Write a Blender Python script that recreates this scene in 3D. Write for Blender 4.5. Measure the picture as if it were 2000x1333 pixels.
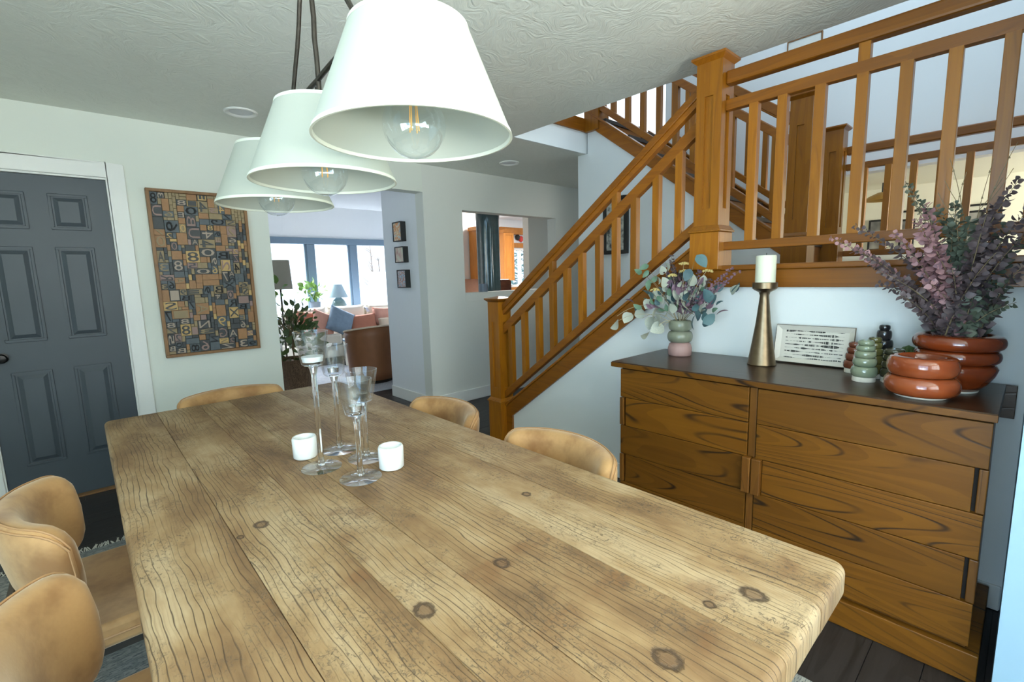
import bpy, bmesh, math, random
from mathutils import Vector, Matrix, Euler

# ------------------------------------------------------------------ reset
for o in list(bpy.data.objects):
    bpy.data.objects.remove(o)
SC = bpy.context.scene
COL = SC.collection
rnd = random.Random(7)
PI = math.pi
R = math.radians

# ------------------------------------------------------------------ camera
def setup_camera():
    yaw, pit, rol = 0.735563, 0.137734, -0.027690
    fw = Vector((math.sin(yaw)*math.cos(pit), math.cos(yaw)*math.cos(pit), -math.sin(pit)))
    r = Vector((math.cos(yaw), -math.sin(yaw), 0)); u = r.cross(fw)
    r2 = r*math.cos(rol) + u*math.sin(rol)
    u2 = u*math.cos(rol) - r*math.sin(rol)
    cam = bpy.data.cameras.new('camera')
    cam.sensor_width = 36.0
    cam.lens = 924.05/2000*36.0
    cam.clip_start = 0.02
    ob = bpy.data.objects.new('camera', cam)
    m = Matrix.Identity(4)
    for i in range(3):
        m[i][0] = r2[i]; m[i][1] = u2[i]; m[i][2] = -fw[i]
    m[0][3], m[1][3], m[2][3] = 0, 0, 1.35
    ob.matrix_world = m
    COL.objects.link(ob)
    SC.camera = ob
setup_camera()

# ------------------------------------------------------------------ world, daylight, added fill lights, exposure
W = bpy.data.worlds.new('sky'); SC.world = W
W.use_nodes = True
bg = W.node_tree.nodes['Background']
bg.inputs[0].default_value = (0.80, 0.90, 1.0, 1)
bg.inputs[1].default_value = 1.9
SC.view_settings.view_transform = 'Standard'
SC.view_settings.look = 'None'
SC.view_settings.exposure = 0.38
SC.view_settings.gamma = 1.0
SC.view_settings.use_curve_mapping = False

def area(name, loc, aim, sx, sy, power, col):
    l = bpy.data.lights.new(name, 'AREA'); l.shape = 'RECTANGLE'
    l.size = sx; l.size_y = sy; l.energy = power; l.color = col
    o = bpy.data.objects.new(name, l); COL.objects.link(o)
    o.location = loc
    o.rotation_euler = (Vector(aim)-Vector(loc)).to_track_quat('-Z', 'Y').to_euler()
    return o
COOL = (0.80, 0.91, 1.0)
area('daylight_dining_back', (0.35, -1.95, 1.55), (0.35, 5, 1.2), 2.7, 1.5, 62, (1.0, 1.0, 0.88))
area('daylight_dining_side', (-2.0, -0.45, 1.35), (5, 0.6, 1.0), 2.1, 1.9, 62, (0.34, 0.68, 1.0))
area('ceiling_fill_back', (0.35, -3.0, 0.0), (0.35, 0.6, 2.5), 4.0, 2.0, 820, (1.0, 1.0, 0.88))  # added fill, aimed up through the back window to brighten the ceiling
area('ceiling_fill_side', (-3.2, -0.45, -0.2), (0.3, 0.4, 2.5), 2.0, 4.0, 230, (0.95, 1.0, 0.92))  # second added fill, lifts the ceiling from the side window
area('daylight_living', (3.4, 10.6, 3.1), (3.2, 6.0, 0.4), 4.6, 1.4, 1150, (0.93, 0.97, 1.0))
area('kitchen_fill', (5.6, 5.9, 2.49), (5.6, 5.9, 0), 0.9, 0.5, 85, (1.0, 0.97, 0.93))  # fill light added to brighten the kitchen, stands for no fixture
area('daylight_stairwell', (3.8, 0.6, 5.35), (3.8, 0.8, 0), 1.6, 2.2, 52, (0.66, 0.84, 1.0))
area('den_fill', (6.0, -1.95, 1.75), (6.0, 4, 1.6), 1.5, 0.7, 85, (1.0, 0.97, 0.88))  # added fill that brightens the den from out of view

# ------------------------------------------------------------------ node helpers
class NT:
    def __init__(s, name):
        s.m = bpy.data.materials.new(name); s.m.use_nodes = True
        s.t = s.m.node_tree; s.t.nodes.clear()
        s.out = s.t.nodes.new('ShaderNodeOutputMaterial')
    def n(s, typ, ins=None, **kw):
        nd = s.t.nodes.new('ShaderNode'+typ)
        for k, v in kw.items(): setattr(nd, k, v)
        for k, v in (ins or {}).items(): s.set(nd, k, v)
        return nd
    def set(s, nd, k, v):
        i = nd.inputs[k]
        if isinstance(v, bpy.types.NodeSocket): s.t.links.new(v, i)
        elif isinstance(v, bpy.types.Node): s.t.links.new(v.outputs[0], i)
        else:
            if isinstance(v, (tuple, list)) and len(v) == 3 and i.type == 'RGBA': v = (*v, 1)
            i.default_value = v
    def math(s, op, a, b=0.0, c=0.0, clamp=False):
        nd = s.n('Math', {0: a, 1: b, 2: c}, operation=op); nd.use_clamp = clamp
        return nd.outputs[0]
    def mix(s, f, a, b, mode='MIX'):
        nd = s.t.nodes.new('ShaderNodeMix'); nd.data_type = 'RGBA'; nd.blend_type = mode
        s.set(nd, 0, f); s.set(nd, 6, a); s.set(nd, 7, b)
        return nd.outputs[2]
    def ramp(s, f, stops):
        nd = s.n('ValToRGB', {0: f}); cr = nd.color_ramp
        while len(cr.elements) > 1: cr.elements.remove(cr.elements[-1])
        for i, (p, c) in enumerate(stops):
            e = cr.elements[0] if i == 0 else cr.elements.new(p)
            e.position = p
            e.color = (*c, 1) if len(c) == 3 else c
        return nd.outputs[0]
    def step(s, v, lo, hi):
        nd = s.n('MapRange', {0: v, 1: lo, 2: hi, 3: 0.0, 4: 1.0}, interpolation_type='SMOOTHSTEP')
        return nd.outputs[0]
    def noise(s, vec, scale, detail=3.0, rough=0.5):
        nd = s.n('TexNoise', {'Vector': vec, 'Scale': scale, 'Detail': detail, 'Roughness': rough})
        return nd.outputs[0]
    def coord(s, scale=(1, 1, 1), rand=0.0):
        c = s.n('TexCoord').outputs['Object']
        if rand:
            oi = s.n('ObjectInfo').outputs['Random']
            k = s.math('MULTIPLY', oi, rand)
            k2 = s.math('MULTIPLY', oi, rand*0.37)
            cx = s.n('CombineXYZ', {0: k, 1: k2, 2: k})
            c = s.n('VectorMath', {0: c, 1: cx.outputs[0]}, operation='ADD').outputs[0]
        return s.n('Mapping', {'Vector': c, 'Scale': scale}).outputs[0]
    def bsdf(s, **kw):
        b = s.n('BsdfPrincipled')
        for k, v in kw.items(): s.set(b, k.replace('_', ' '), v)
        s.t.links.new(b.outputs[0], s.out.inputs[0])
        return b
    def bump(s, b, h, strength, dist=0.01):
        nd = s.n('Bump', {'Height': h, 'Strength': strength, 'Distance': dist})
        s.t.links.new(nd.outputs[0], b.inputs['Normal'])

def plain(name, col, rough=0.5, metal=0.0, var=0.0, vscale=20, spec=0.5, bump=0.0, bscale=80, coat=0.0):
    t = NT(name)
    base = col
    co = t.coord()
    if var:
        n = t.noise(co, vscale, 4)
        a = tuple(max(0, x*(1-var)) for x in col); b2 = tuple(min(1, x*(1+var)) for x in col)
        base = t.mix(n, a, b2)
    b = t.bsdf(Base_Color=base, Roughness=rough, Metallic=metal)
    b.inputs['Specular IOR Level'].default_value = spec
    b.inputs['Coat Weight'].default_value = coat
    if bump:
        t.bump(b, t.noise(co, bscale, 4), bump, 0.004)
    return t.m

def wood(name, light, dark, line, scale, rings=9.0, lw=0.10, lstr=0.6, fine=(1, 1, 1), rough=0.35, rand=9.0, coat=0.0, det=1.2, brk0=0.35, spec=0.4):
    """contour-line grain: thin dark lines follow the level curves of a stretched noise"""
    t = NT(name)
    co = t.coord(scale, rand)
    n = t.noise(co, 1.0, det, 0.4)
    fr = t.math('FRACT', t.math('MULTIPLY', n, rings))
    d = t.math('ABSOLUTE', t.math('SUBTRACT', fr, 0.5))
    ln = t.math('SUBTRACT', 1.0, t.step(d, 0.0, lw))
    brk = t.step(t.noise(t.coord(tuple(x*2.3 for x in scale), rand), 1.0, 2), brk0, brk0+0.28)
    ln = t.math('MULTIPLY', ln, brk)
    fn = t.noise(t.coord(fine, rand), 1.0, 4, 0.6)
    band = t.step(fr, 0.0, 1.0)
    c = t.mix(t.math('ADD', t.math('MULTIPLY', fn, 0.7), t.math('MULTIPLY', band, 0.3)), dark, light)
    c = t.mix(t.math('MULTIPLY', ln, lstr), c, line)
    oi = t.n('ObjectInfo').outputs['Random']
    vv = t.math('ADD', 0.80, t.math('MULTIPLY', oi, 0.40))
    c = t.mix(1.0, c, t.n('CombineXYZ', {0: vv, 1: vv, 2: vv}).outputs[0], 'MULTIPLY')
    b = t.bsdf(Base_Color=c, Roughness=rough)
    b.inputs['Specular IOR Level'].default_value = spec
    b.inputs['Coat Weight'].default_value = coat
    b.inputs['Coat Roughness'].default_value = 0.2
    t.bump(b, t.math('SUBTRACT', fn, ln), 0.12, 0.002)
    return t.m

def table_wood():
    t = NT('reclaimed_table_wood')
    c = t.n('TexCoord').outputs['Object']
    oi = t.n('ObjectInfo').outputs['Random']
    sep = t.n('SeparateXYZ', {0: c}); x, y = sep.outputs[0], sep.outputs[1]
    off = t.n('CombineXYZ', {0: t.math('MULTIPLY', oi, 3.0), 1: t.math('MULTIPLY', oi, 7.0), 2: 0.0})
    cr = t.n('VectorMath', {0: c, 1: off.outputs[0]}, operation='ADD').outputs[0]
    def mp(s): return t.n('Mapping', {'Vector': cr, 'Scale': s}).outputs[0]
    warp = t.noise(mp((4.0, 1.1, 1)), 1.0, 2)
    warp2 = t.noise(mp((22, 5, 1)), 1.0, 2)
    xw = t.math('ADD', x, t.math('ADD', t.math('MULTIPLY', warp, 0.07), t.math('MULTIPLY', warp2, 0.030)))
    # knots push the grain aside
    knots = [(0.394, 0.691, .021), (0.605, 0.333, .023), (0.585, 0.697, .017), (0.85, 0.301, .022),
             (0.267, 1.233, .018), (0.768, 0.344, .011), (0.838, 0.885, .013), (0.215, 1.204, .009)]
    kd = None
    kring = None
    for i, (kx, ky, kr) in enumerate(knots):
        dx = t.math('SUBTRACT', x, kx); dy = t.math('MULTIPLY', t.math('SUBTRACT', y, ky), 0.8)
        dd = t.math('SQRT', t.math('ADD', t.math('MULTIPLY', dx, dx), t.math('MULTIPLY', dy, dy)))
        dn = t.math('DIVIDE', dd, kr)
        kd = dn if kd is None else t.math('MINIMUM', kd, dn)
    kd = t.math('ADD', kd, t.math('MULTIPLY', t.math('SUBTRACT', t.noise(mp((130, 110, 1)), 1.0, 2), 0.5), 0.5))
    fr = t.math('FRACT', t.math('MULTIPLY', xw, 74.0))
    d = t.math('ABSOLUTE', t.math('SUBTRACT', fr, 0.5))
    lines = t.math('SUBTRACT', 1.0, t.step(d, 0.01, 0.085))
    lmask = t.step(t.noise(mp((14, 2.2, 1)), 1.0, 3), 0.36, 0.58)
    lines = t.math('MULTIPLY', lines, lmask)
    fr2 = t.math('FRACT', t.math('MULTIPLY', xw, 171.0))
    l2 = t.math('SUBTRACT', 1.0, t.step(t.math('ABSOLUTE', t.math('SUBTRACT', fr2, 0.5)), 0.02, 0.22))
    l2 = t.math('MULTIPLY', l2, t.step(t.noise(mp((9, 3, 1)), 1.0, 3), 0.45, 0.62))
    fine = t.noise(mp((260, 9, 1)), 1.0, 4, 0.6)
    # wear: specks and short dark scratches in patches
    patch = t.step(t.noise(mp((8, 5, 1)), 1.0, 4, 0.6), 0.42, 0.58)
    sp = t.step(t.noise(mp((200, 90, 1)), 1.0, 5, 0.75), 0.54, 0.62)
    sc = t.n('TexVoronoi', {'Vector': mp((60, 240, 1)), 'Scale': 1.0}, feature='DISTANCE_TO_EDGE').outputs[0]
    scr = t.math('MULTIPLY', t.math('SUBTRACT', 1.0, t.step(sc, 0.02, 0.07)), t.step(t.noise(mp((55, 55, 1)), 1.0, 2), 0.54, 0.64))
    wear = t.math('MULTIPLY', patch, t.math('MAXIMUM', sp, scr))
    blot = t.noise(mp((5.0, 2.0, 1)), 1.0, 5, 0.65)
    base = t.ramp(blot, [(0.33, (0.115, 0.058, 0.024)), (0.42, (0.24, 0.135, 0.058)), (0.51, (0.37, 0.235, 0.110)), (0.63, (0.53, 0.385, 0.22))])
    base = t.mix(t.math('MULTIPLY', fine, 0.55), base, (0.31, 0.19, 0.095))
    stain = t.step(t.noise(mp((6, 10, 1)), 1.0, 3), 0.58, 0.74)
    base = t.mix(t.math('MULTIPLY', stain, 0.60), base, (0.20, 0.095, 0.038))
    base = t.mix(t.math('MULTIPLY', l2, 0.30), base, (0.16, 0.09, 0.045))
    base = t.mix(t.math('MULTIPLY', lines, 0.85), base, (0.07, 0.042, 0.025))
    base = t.mix(t.math('MULTIPLY', wear, 0.75), base, (0.10, 0.07, 0.045))
    ring = t.math('SUBTRACT', 1.0, t.step(t.math('ABSOLUTE', t.math('SUBTRACT', kd, 0.72)), 0.05, 0.30))
    core = t.math('SUBTRACT', 1.0, t.step(kd, 0.5, 1.3))
    base = t.mix(t.math('MULTIPLY', core, 0.80), base, (0.17, 0.095, 0.048))
    base = t.mix(t.math('MULTIPLY', ring, 0.75), base, (0.055, 0.035, 0.022))
    b = t.bsdf(Base_Color=base, Roughness=t.math('ADD', 0.42, t.math('MULTIPLY', fine, 0.2)))
    b.inputs['Specular IOR Level'].default_value = 0.30
    h = t.math('SUBTRACT', t.math('MULTIPLY', fine, 0.25), t.math('ADD', t.math('MULTIPLY', lines, 0.9), t.math('ADD', t.math('MULTIPLY', wear, 0.6), ring)))
    t.bump(b, h, 0.5, 0.004)
    return t.m

def ceiling_mat():
    t = NT('ceiling_skip_trowel')
    co = t.coord((1, 1, 1))
    w = t.noise(co, 3.0, 2)
    cv = t.n('VectorMath', {0: co, 1: t.n('CombineXYZ', {0: w, 1: w, 2: 0.0}).outputs[0]}, operation='ADD').outputs[0]
    n1 = t.noise(cv, 22, 5, 0.62)
    n2 = t.noise(t.n('Mapping', {'Vector': cv, 'Scale': (60, 22, 1), 'Rotation': (0, 0, 0.7)}).outputs[0], 1.0, 3)
    b = t.bsdf(Base_Color=t.mix(n1, (0.70, 0.72, 0.65), (0.80, 0.82, 0.75)), Roughness=0.34)
    b.inputs['Specular IOR Level'].default_value = 0.4
    t.bump(b, t.math('ADD', n1, t.math('MULTIPLY', n2, 0.6)), 0.55, 0.010)
    return t.m

def rug_mat(name, c1, c2, c3, sx=1.0):
    t = NT(name)
    co = t.coord()
    st = t.noise(t.coord((60*sx, 240*sx, 60)), 1.0, 3)
    bl = t.noise(co, 3.0, 4, 0.6)
    gr = t.n('TexBrick', {'Vector': t.coord((6*sx, 6*sx, 6)), 'Scale': 1.0, 'Color1': (0, 0, 0, 1), 'Color2': (0.4, 0.4, 0.4, 1), 'Mortar': (1, 1, 1, 1), 'Mortar Size': 0.05}).outputs[1]
    c = t.mix(t.step(bl, 0.35, 0.65), c1, c2)
    c = t.mix(t.step(st, 0.50, 0.62), c, c3)
    c = t.mix(t.math('MULTIPLY', gr, 0.35), c, c3)
    b = t.bsdf(Base_Color=c, Roughness=0.95)
    t.bump(b, st, 0.6, 0.006)
    return t.m

def suede(name, c_in, c_dark):
    t = NT(name)
    co = t.coord((1, 1, 1), 5.0)
    n = t.noise(co, 7, 4, 0.6)
    c = t.mix(t.step(n, 0.40, 0.68), c_in, c_dark)
    c = t.mix(t.math('MULTIPLY', t.noise(co, 120, 3), 0.3), c, c_dark)
    b = t.bsdf(Base_Color=c, Roughness=0.72)
    b.inputs['Sheen Weight'].default_value = 0.55
    b.inputs['Sheen Tint'].default_value = (1, 0.86, 0.68, 1)
    b.inputs['Sheen Roughness'].default_value = 0.45
    t.bump(b, t.noise(co, 160, 3), 0.12, 0.002)
    return t.m

def glassy(name, col=(1, 1, 1), rough=0.0, ior=1.45):
    t = NT(name)
    b = t.bsdf(Base_Color=col, Roughness=rough, IOR=ior)
    b.inputs['Transmission Weight'].default_value = 1.0
    return t.m

def pane_mat(name, refl=0.03):
    t = NT(name)
    tr = t.n('BsdfTransparent', {0: (0.96, 0.98, 1.0)})
    gl = t.n('BsdfGlossy', {0: (1, 1, 1), 1: 0.02})
    lw = t.n('LayerWeight', {0: 0.5}).outputs['Facing']
    fac = t.math('ADD', refl, t.math('MULTIPLY', t.math('POWER', lw, 4.0), 0.8))
    mx = t.n('MixShader', {0: fac, 1: tr.outputs[0], 2: gl.outputs[0]})
    t.t.links.new(mx.outputs[0], t.out.inputs[0])
    return t.m

def shade_mat(name, col, trans=0.35):
    t = NT(name)
    co = t.coord((1, 1, 1))
    wv = t.noise(t.coord((500, 500, 60)), 1.0, 2)
    d = t.n('BsdfDiffuse', {0: t.mix(t.math('MULTIPLY', wv, 0.10), col, tuple(x*0.8 for x in col))})
    tl = t.n('BsdfTranslucent', {0: col})
    mx = t.n('MixShader', {0: trans, 1: d.outputs[0], 2: tl.outputs[0]})
    t.t.links.new(mx.outputs[0], t.out.inputs[0])
    return t.m

def leaf_mat(name, c1, c2, rough=0.55):
    t = NT(name)
    oi = t.n('ObjectInfo').outputs['Random']
    n = t.noise(t.coord((1, 1, 1)), 30, 2)
    c = t.mix(t.math('FRACT', t.math('ADD', oi, t.math('MULTIPLY', n, 0.7))), c1, c2)
    t.bsdf(Base_Color=c, Roughness=rough)
    return t.m

def ceramic(name, c1, c2, rough=0.08, scale=9):
    t = NT(name)
    n = t.noise(t.coord((1, 1, 2)), scale, 3)
    b = t.bsdf(Base_Color=t.mix(t.step(n, 0.3, 0.7), c1, c2), Roughness=rough)
    b.inputs['Coat Weight'].default_value = 0.4
    b.inputs['Coat Roughness'].default_value = 0.04
    return t.m

def tray_mat():
    t = NT('tray_glaze_print')
    c = t.n('TexCoord').outputs['Object']
    sep = t.n('SeparateXYZ', {0: c}); y, z = sep.outputs[1], sep.outputs[2]
    row = t.math('FRACT', t.math('MULTIPLY', z, 62.0))
    rowid = t.math('FLOOR', t.math('MULTIPLY', z, 62.0))
    rr = t.math('ABSOLUTE', t.math('SUBTRACT', row, 0.5))
    v = t.n('CombineXYZ', {0: t.math('MULTIPLY', y, 16.0), 1: t.math('MULTIPLY', rowid, 3.71), 2: 0.0}).outputs[0]
    amp = t.step(t.noise(v, 1.0, 1), 0.36, 0.74)
    v2 = t.n('CombineXYZ', {0: t.math('MULTIPLY', y, 210.0), 1: t.math('MULTIPLY', rowid, 5.1), 2: 0.0}).outputs[0]
    dash = t.step(t.noise(v2, 1.0, 1), 0.33, 0.5)
    ink = t.math('MULTIPLY', t.math('LESS_THAN', rr, t.math('ADD', 0.02, t.math('MULTIPLY', amp, 0.42))), dash)
    ink = t.math('MULTIPLY', ink, t.math('LESS_THAN', t.math('ABSOLUTE', y), 0.118))
    ink = t.math('MULTIPLY', ink, t.math('LESS_THAN', t.math('ABSOLUTE', t.math('SUBTRACT', z, 0.09)), 0.066))
    t.bsdf(Base_Color=t.mix(ink, (0.66, 0.62, 0.54), (0.035, 0.033, 0.03)), Roughness=0.3)
    return t.m

def blot_mat(name, cols, scale=9.0, rough=0.5):
    t = NT(name)
    n = t.noise(t.coord((1, 1, 1), 3.0), scale, 2)
    k = len(cols)
    t.bsdf(Base_Color=t.ramp(n, [(0.32+0.36*i/(k-1), c) for i, c in enumerate(cols)]), Roughness=rough)
    return t.m

M = {}
M['wall'] = plain('wall_paint', (0.76, 0.79, 0.71), 0.6, var=0.02, vscale=3, bump=0.05, bscale=140)
M['wall2'] = plain('hall_paint', (0.75, 0.76, 0.70), 0.6, var=0.02, vscale=3, bump=0.05, bscale=140)
M['stairwall'] = plain('stair_wall_paint', (0.80, 0.83, 0.82), 0.55, var=0.02, vscale=3, bump=0.05, bscale=140)
M['return_skytint'] = plain('return_wall_sky_tint', (0.34, 0.52, 0.66), 0.55, var=0.02, vscale=3)  # blue of the sky light put into the wall's base colour
M['white'] = plain('white_trim_paint', (0.84, 0.84, 0.80), 0.4)
M['bright'] = plain('white_living_paint', (0.86, 0.88, 0.90), 0.6, var=0.01)
M['cream'] = plain('cream_den_paint', (0.82, 0.80, 0.66), 0.6, var=0.02, vscale=2)
M['ceil'] = ceiling_mat()
M['plank'] = wood('dark_floor_plank', (0.040, 0.034, 0.032), (0.016, 0.013, 0.012), (0.008, 0.007, 0.006), (1.2, 10, 10), 7, 0.12, 0.5, (6, 160, 60), 0.42)
M['floorbase'] = plain('floor_joint_dark', (0.012, 0.010, 0.010), 0.7)
M['door'] = plain('slate_blue_door_paint', (0.055, 0.070, 0.084), 0.45, var=0.05, vscale=6, bump=0.04)
M['knob'] = plain('dark_knob_metal', (0.03, 0.028, 0.027), 0.3, 1.0)
M['fir'] = wood('orange_fir_vertical', (0.36, 0.135, 0.006), (0.225, 0.072, 0.003), (0.15, 0.048, 0.006), (9, 9, 0.9), 7, 0.10, 0.4, (110, 110, 3), 0.34, coat=0.12)
M['firY'] = wood('orange_fir_lengthwise', (0.33, 0.114, 0.006), (0.195, 0.058, 0.003), (0.14, 0.042, 0.006), (9, 0.9, 9), 7, 0.10, 0.4, (110, 3, 110), 0.34, coat=0.12)
M['firX'] = wood('orange_fir_crosswise', (0.33, 0.114, 0.006), (0.195, 0.058, 0.003), (0.14, 0.042, 0.006), (0.9, 9, 9), 7, 0.10, 0.4, (3, 110, 110), 0.34, coat=0.12)
M['tread'] = plain('dark_stair_tread', (0.035, 0.028, 0.024), 0.4, var=0.2, vscale=12)
M['teak'] = wood('sideboard_walnut', (0.200, 0.078, 0.006), (0.105, 0.036, 0.003), (0.014, 0.007, 0.004), (4, 0.62, 5.5), 17, 0.10, 0.95, (50, 1.6, 50), 0.42, rand=23.0, det=0.5, brk0=0.34, spec=0.3)
M['teakV'] = wood('sideboard_walnut_upright', (0.20, 0.080, 0.012), (0.11, 0.038, 0.006), (0.02, 0.010, 0.004), (9, 9, 1.2), 8, 0.06, 0.6, (70, 70, 4), 0.36)
M['teaktop'] = wood('sideboard_dark_top', (0.060, 0.028, 0.013), (0.034, 0.016, 0.008), (0.02, 0.010, 0.006), (6, 1.0, 6), 8, 0.10, 0.4, (60, 3, 60), 0.30)
M['slot'] = plain('slot_dark', (0.012, 0.007, 0.004), 0.8)
M['table'] = table_wood()
M['tableleg'] = wood('reclaimed_leg_wood', (0.42, 0.27, 0.14), (0.25, 0.15, 0.075), (0.08, 0.05, 0.03), (9, 9, 1.2), 9, 0.1, 0.7, (80, 80, 4), 0.6)
M['suede'] = suede('tan_suede', (0.49, 0.275, 0.105), (0.28, 0.130, 0.040))
M['piping'] = plain('suede_piping', (0.42, 0.23, 0.10), 0.7)
M['legmetal'] = plain('dark_bronze_leg', (0.10, 0.09, 0.08), 0.38, 0.9)
M['rug'] = rug_mat('woven_rug', (0.38, 0.36, 0.31), (0.24, 0.25, 0.24), (0.10, 0.11, 0.12))
M['fringe'] = plain('rug_fringe_wool', (0.62, 0.60, 0.54), 0.95)
M['shade'] = shade_mat('white_linen_shade', (0.55, 0.575, 0.495), 0.22)
M['shadeedge'] = plain('shade_hem', (0.72, 0.74, 0.62), 0.8)
M['bronze'] = plain('forged_bronze_rod', (0.060, 0.052, 0.042), 0.42, 0.75, var=0.35, vscale=60, bump=0.3, bscale=90)
M['glass'] = glassy('clear_glass')
M['bulbglass'] = pane_mat('bulb_glass', 0.07)
M['pane'] = pane_mat('window_pane')
t_ = NT('lamp_filament'); t_.bsdf(Base_Color=(0.85, 0.45, 0.10), Roughness=0.4, Emission_Color=(1.0, 0.55, 0.15, 1), Emission_Strength=0.25); M['filament'] = t_.m
M['brassbase'] = plain('bulb_brass_base', (0.55, 0.40, 0.18), 0.35, 1.0)
M['marble'] = plain('white_marble', (0.86, 0.87, 0.84), 0.35, var=0.04, vscale=22)
M['wax'] = plain('cream_wax', (0.74, 0.76, 0.60), 0.5)
M['tealight'] = plain('tealight_wax', (0.80, 0.80, 0.74), 0.5)
M['alu'] = plain('tealight_cup', (0.7, 0.7, 0.7), 0.25, 1.0)
M['brass'] = plain('brushed_antique_brass', (0.23, 0.17, 0.105), 0.38, 1.0, var=0.25, vscale=40)
M['red'] = ceramic('rust_glaze', (0.21, 0.036, 0.008), (0.13, 0.022, 0.005))
M['redlight'] = ceramic('terracotta_glaze', (0.30, 0.072, 0.022), (0.21, 0.040, 0.010), scale=6)
M['biscuit'] = plain('bare_clay_foot', (0.72, 0.66, 0.55), 0.8)
M['sage'] = ceramic('sage_glaze', (0.19, 0.235, 0.155), (0.25, 0.27, 0.18))
M['olive'] = ceramic('olive_glaze', (0.14, 0.12, 0.035), (0.07, 0.075, 0.03))
M['rustb'] = ceramic('dark_rust_glaze', (0.22, 0.06, 0.025), (0.12, 0.035, 0.018))
M['black'] = ceramic('black_glaze', (0.018, 0.017, 0.018), (0.03, 0.028, 0.028))
M['darkgreen'] = ceramic('dark_moss_glaze', (0.035, 0.042, 0.022), (0.06, 0.055, 0.03), scale=20)
M['cactus'] = plain('cactus_glaze', (0.06, 0.12, 0.035), 0.35, var=0.3, vscale=40)
M['vasegreen'] = plain('vase_grey_green', (0.20, 0.215, 0.155), 0.22, var=0.15, vscale=14)
M['vasepink'] = plain('vase_mauve_clay', (0.36, 0.22, 0.20), 0.55, var=0.1, vscale=20)
M['tray'] = tray_mat()
M['trayrim'] = plain('tray_rim_brown', (0.16, 0.12, 0.08), 0.4)
M['lf_pale'] = leaf_mat('leaf_pale', (0.56, 0.57, 0.46), (0.40, 0.43, 0.36))
M['lf_teal'] = leaf_mat('leaf_teal', (0.085, 0.17, 0.18), (0.045, 0.085, 0.10))
M['lf_green'] = leaf_mat('leaf_green', (0.12, 0.22, 0.14), (0.08, 0.15, 0.10))
M['lf_yellow'] = leaf_mat('flower_yellow', (0.68, 0.55, 0.22), (0.55, 0.42, 0.16))
M['lf_purple'] = leaf_mat('leaf_purple', (0.24, 0.13, 0.17), (0.14, 0.09, 0.13))
M['lf_mauve'] = leaf_mat('leaf_mauve', (0.38, 0.20, 0.205), (0.20, 0.115, 0.135))
M['lf_plum'] = leaf_mat('leaf_plum', (0.070, 0.050, 0.052), (0.13, 0.092, 0.095))
M['lf_grey'] = leaf_mat('leaf_grey_green', (0.085, 0.105, 0.070), (0.16, 0.175, 0.135))
M['stem'] = plain('dry_stem', (0.20, 0.15, 0.08), 0.7)
M['stempale'] = plain('pale_stem', (0.50, 0.42, 0.26), 0.7)
M['frameoak'] = wood('oak_frame', (0.36, 0.19, 0.075), (0.25, 0.12, 0.045), (0.14, 0.07, 0.03), (9, 9, 2), 6, 0.1, 0.4, (80, 80, 6), 0.45)
M['type_dark'] = plain('type_dark', (0.040, 0.045, 0.046), 0.5, var=0.3, vscale=50)
M['type_slate'] = plain('type_slate', (0.075, 0.095, 0.105), 0.45, var=0.3, vscale=50)
M['type_brown'] = plain('type_brown', (0.34, 0.17, 0.065), 0.5, var=0.3, vscale=50)
M['type_tan'] = plain('type_tan', (0.30, 0.22, 0.11), 0.5, var=0.35, vscale=50)
M['type_honey'] = plain('type_honey', (0.56, 0.36, 0.13), 0.5, var=0.2, vscale=50)
M['type_mauve'] = plain('type_mauve', (0.30, 0.19, 0.16), 0.5, var=0.2, vscale=50)
M['type_pale'] = plain('type_pale', (0.42, 0.33, 0.25), 0.5, var=0.2, vscale=50)
M['type_back'] = plain('type_tray_black', (0.014, 0.014, 0.014), 0.8)
M['blackframe'] = plain('black_frame', (0.014, 0.014, 0.013), 0.4)
M['pic_a'] = blot_mat('print_orange_flower', [(0.35, 0.45, 0.60), (0.75, 0.68, 0.50), (0.72, 0.25, 0.08), (0.80, 0.72, 0.45)], 26)
M['pic_b'] = blot_mat('print_pale_pink', [(0.75, 0.75, 0.60), (0.72, 0.58, 0.48), (0.60, 0.35, 0.30)], 20)
M['pic_c'] = blot_mat('print_blue_grey', [(0.15, 0.25, 0.36), (0.55, 0.63, 0.70), (0.50, 0.22, 0.16), (0.70, 0.74, 0.76)], 30)
M['pic_d'] = blot_mat('print_vintage_photo', [(0.03, 0.03, 0.03), (0.45, 0.45, 0.40), (0.66, 0.65, 0.57)], 22)
M['pic_e'] = blot_mat('print_grey', [(0.10, 0.10, 0.10), (0.45, 0.44, 0.40)], 6)
M['blueframe'] = plain('slate_window_frame', (0.16, 0.23, 0.31), 0.45)
M['sofa'] = plain('cream_sofa_fabric', (0.74, 0.68, 0.58), 0.9, var=0.06, vscale=40, bump=0.1)
M['pil_pink'] = plain('blush_pillow', (0.58, 0.29, 0.22), 0.9, var=0.1, vscale=20)
M['pil_rust'] = plain('rust_pillow', (0.42, 0.16, 0.10), 0.9, var=0.1, vscale=20)
M['pil_blue'] = plain('blue_grey_pillow', (0.20, 0.27, 0.35), 0.9, var=0.25, vscale=14)
M['pil_cream'] = plain('cream_pillow', (0.70, 0.55, 0.42), 0.9, var=0.1, vscale=20)
M['leather'] = plain('brown_leather', (0.22, 0.085, 0.030), 0.5, var=0.12, vscale=14)
M['throwblue'] = plain('pale_throw', (0.62, 0.66, 0.78), 0.9, var=0.2, vscale=30)
M['basket'] = rug_mat('woven_basket', (0.22, 0.14, 0.08), (0.15, 0.095, 0.055), (0.06, 0.035, 0.02), 1.6)
M['greenplant'] = leaf_mat('house_plant_leaf', (0.055, 0.10, 0.035), (0.12, 0.19, 0.06))
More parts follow.
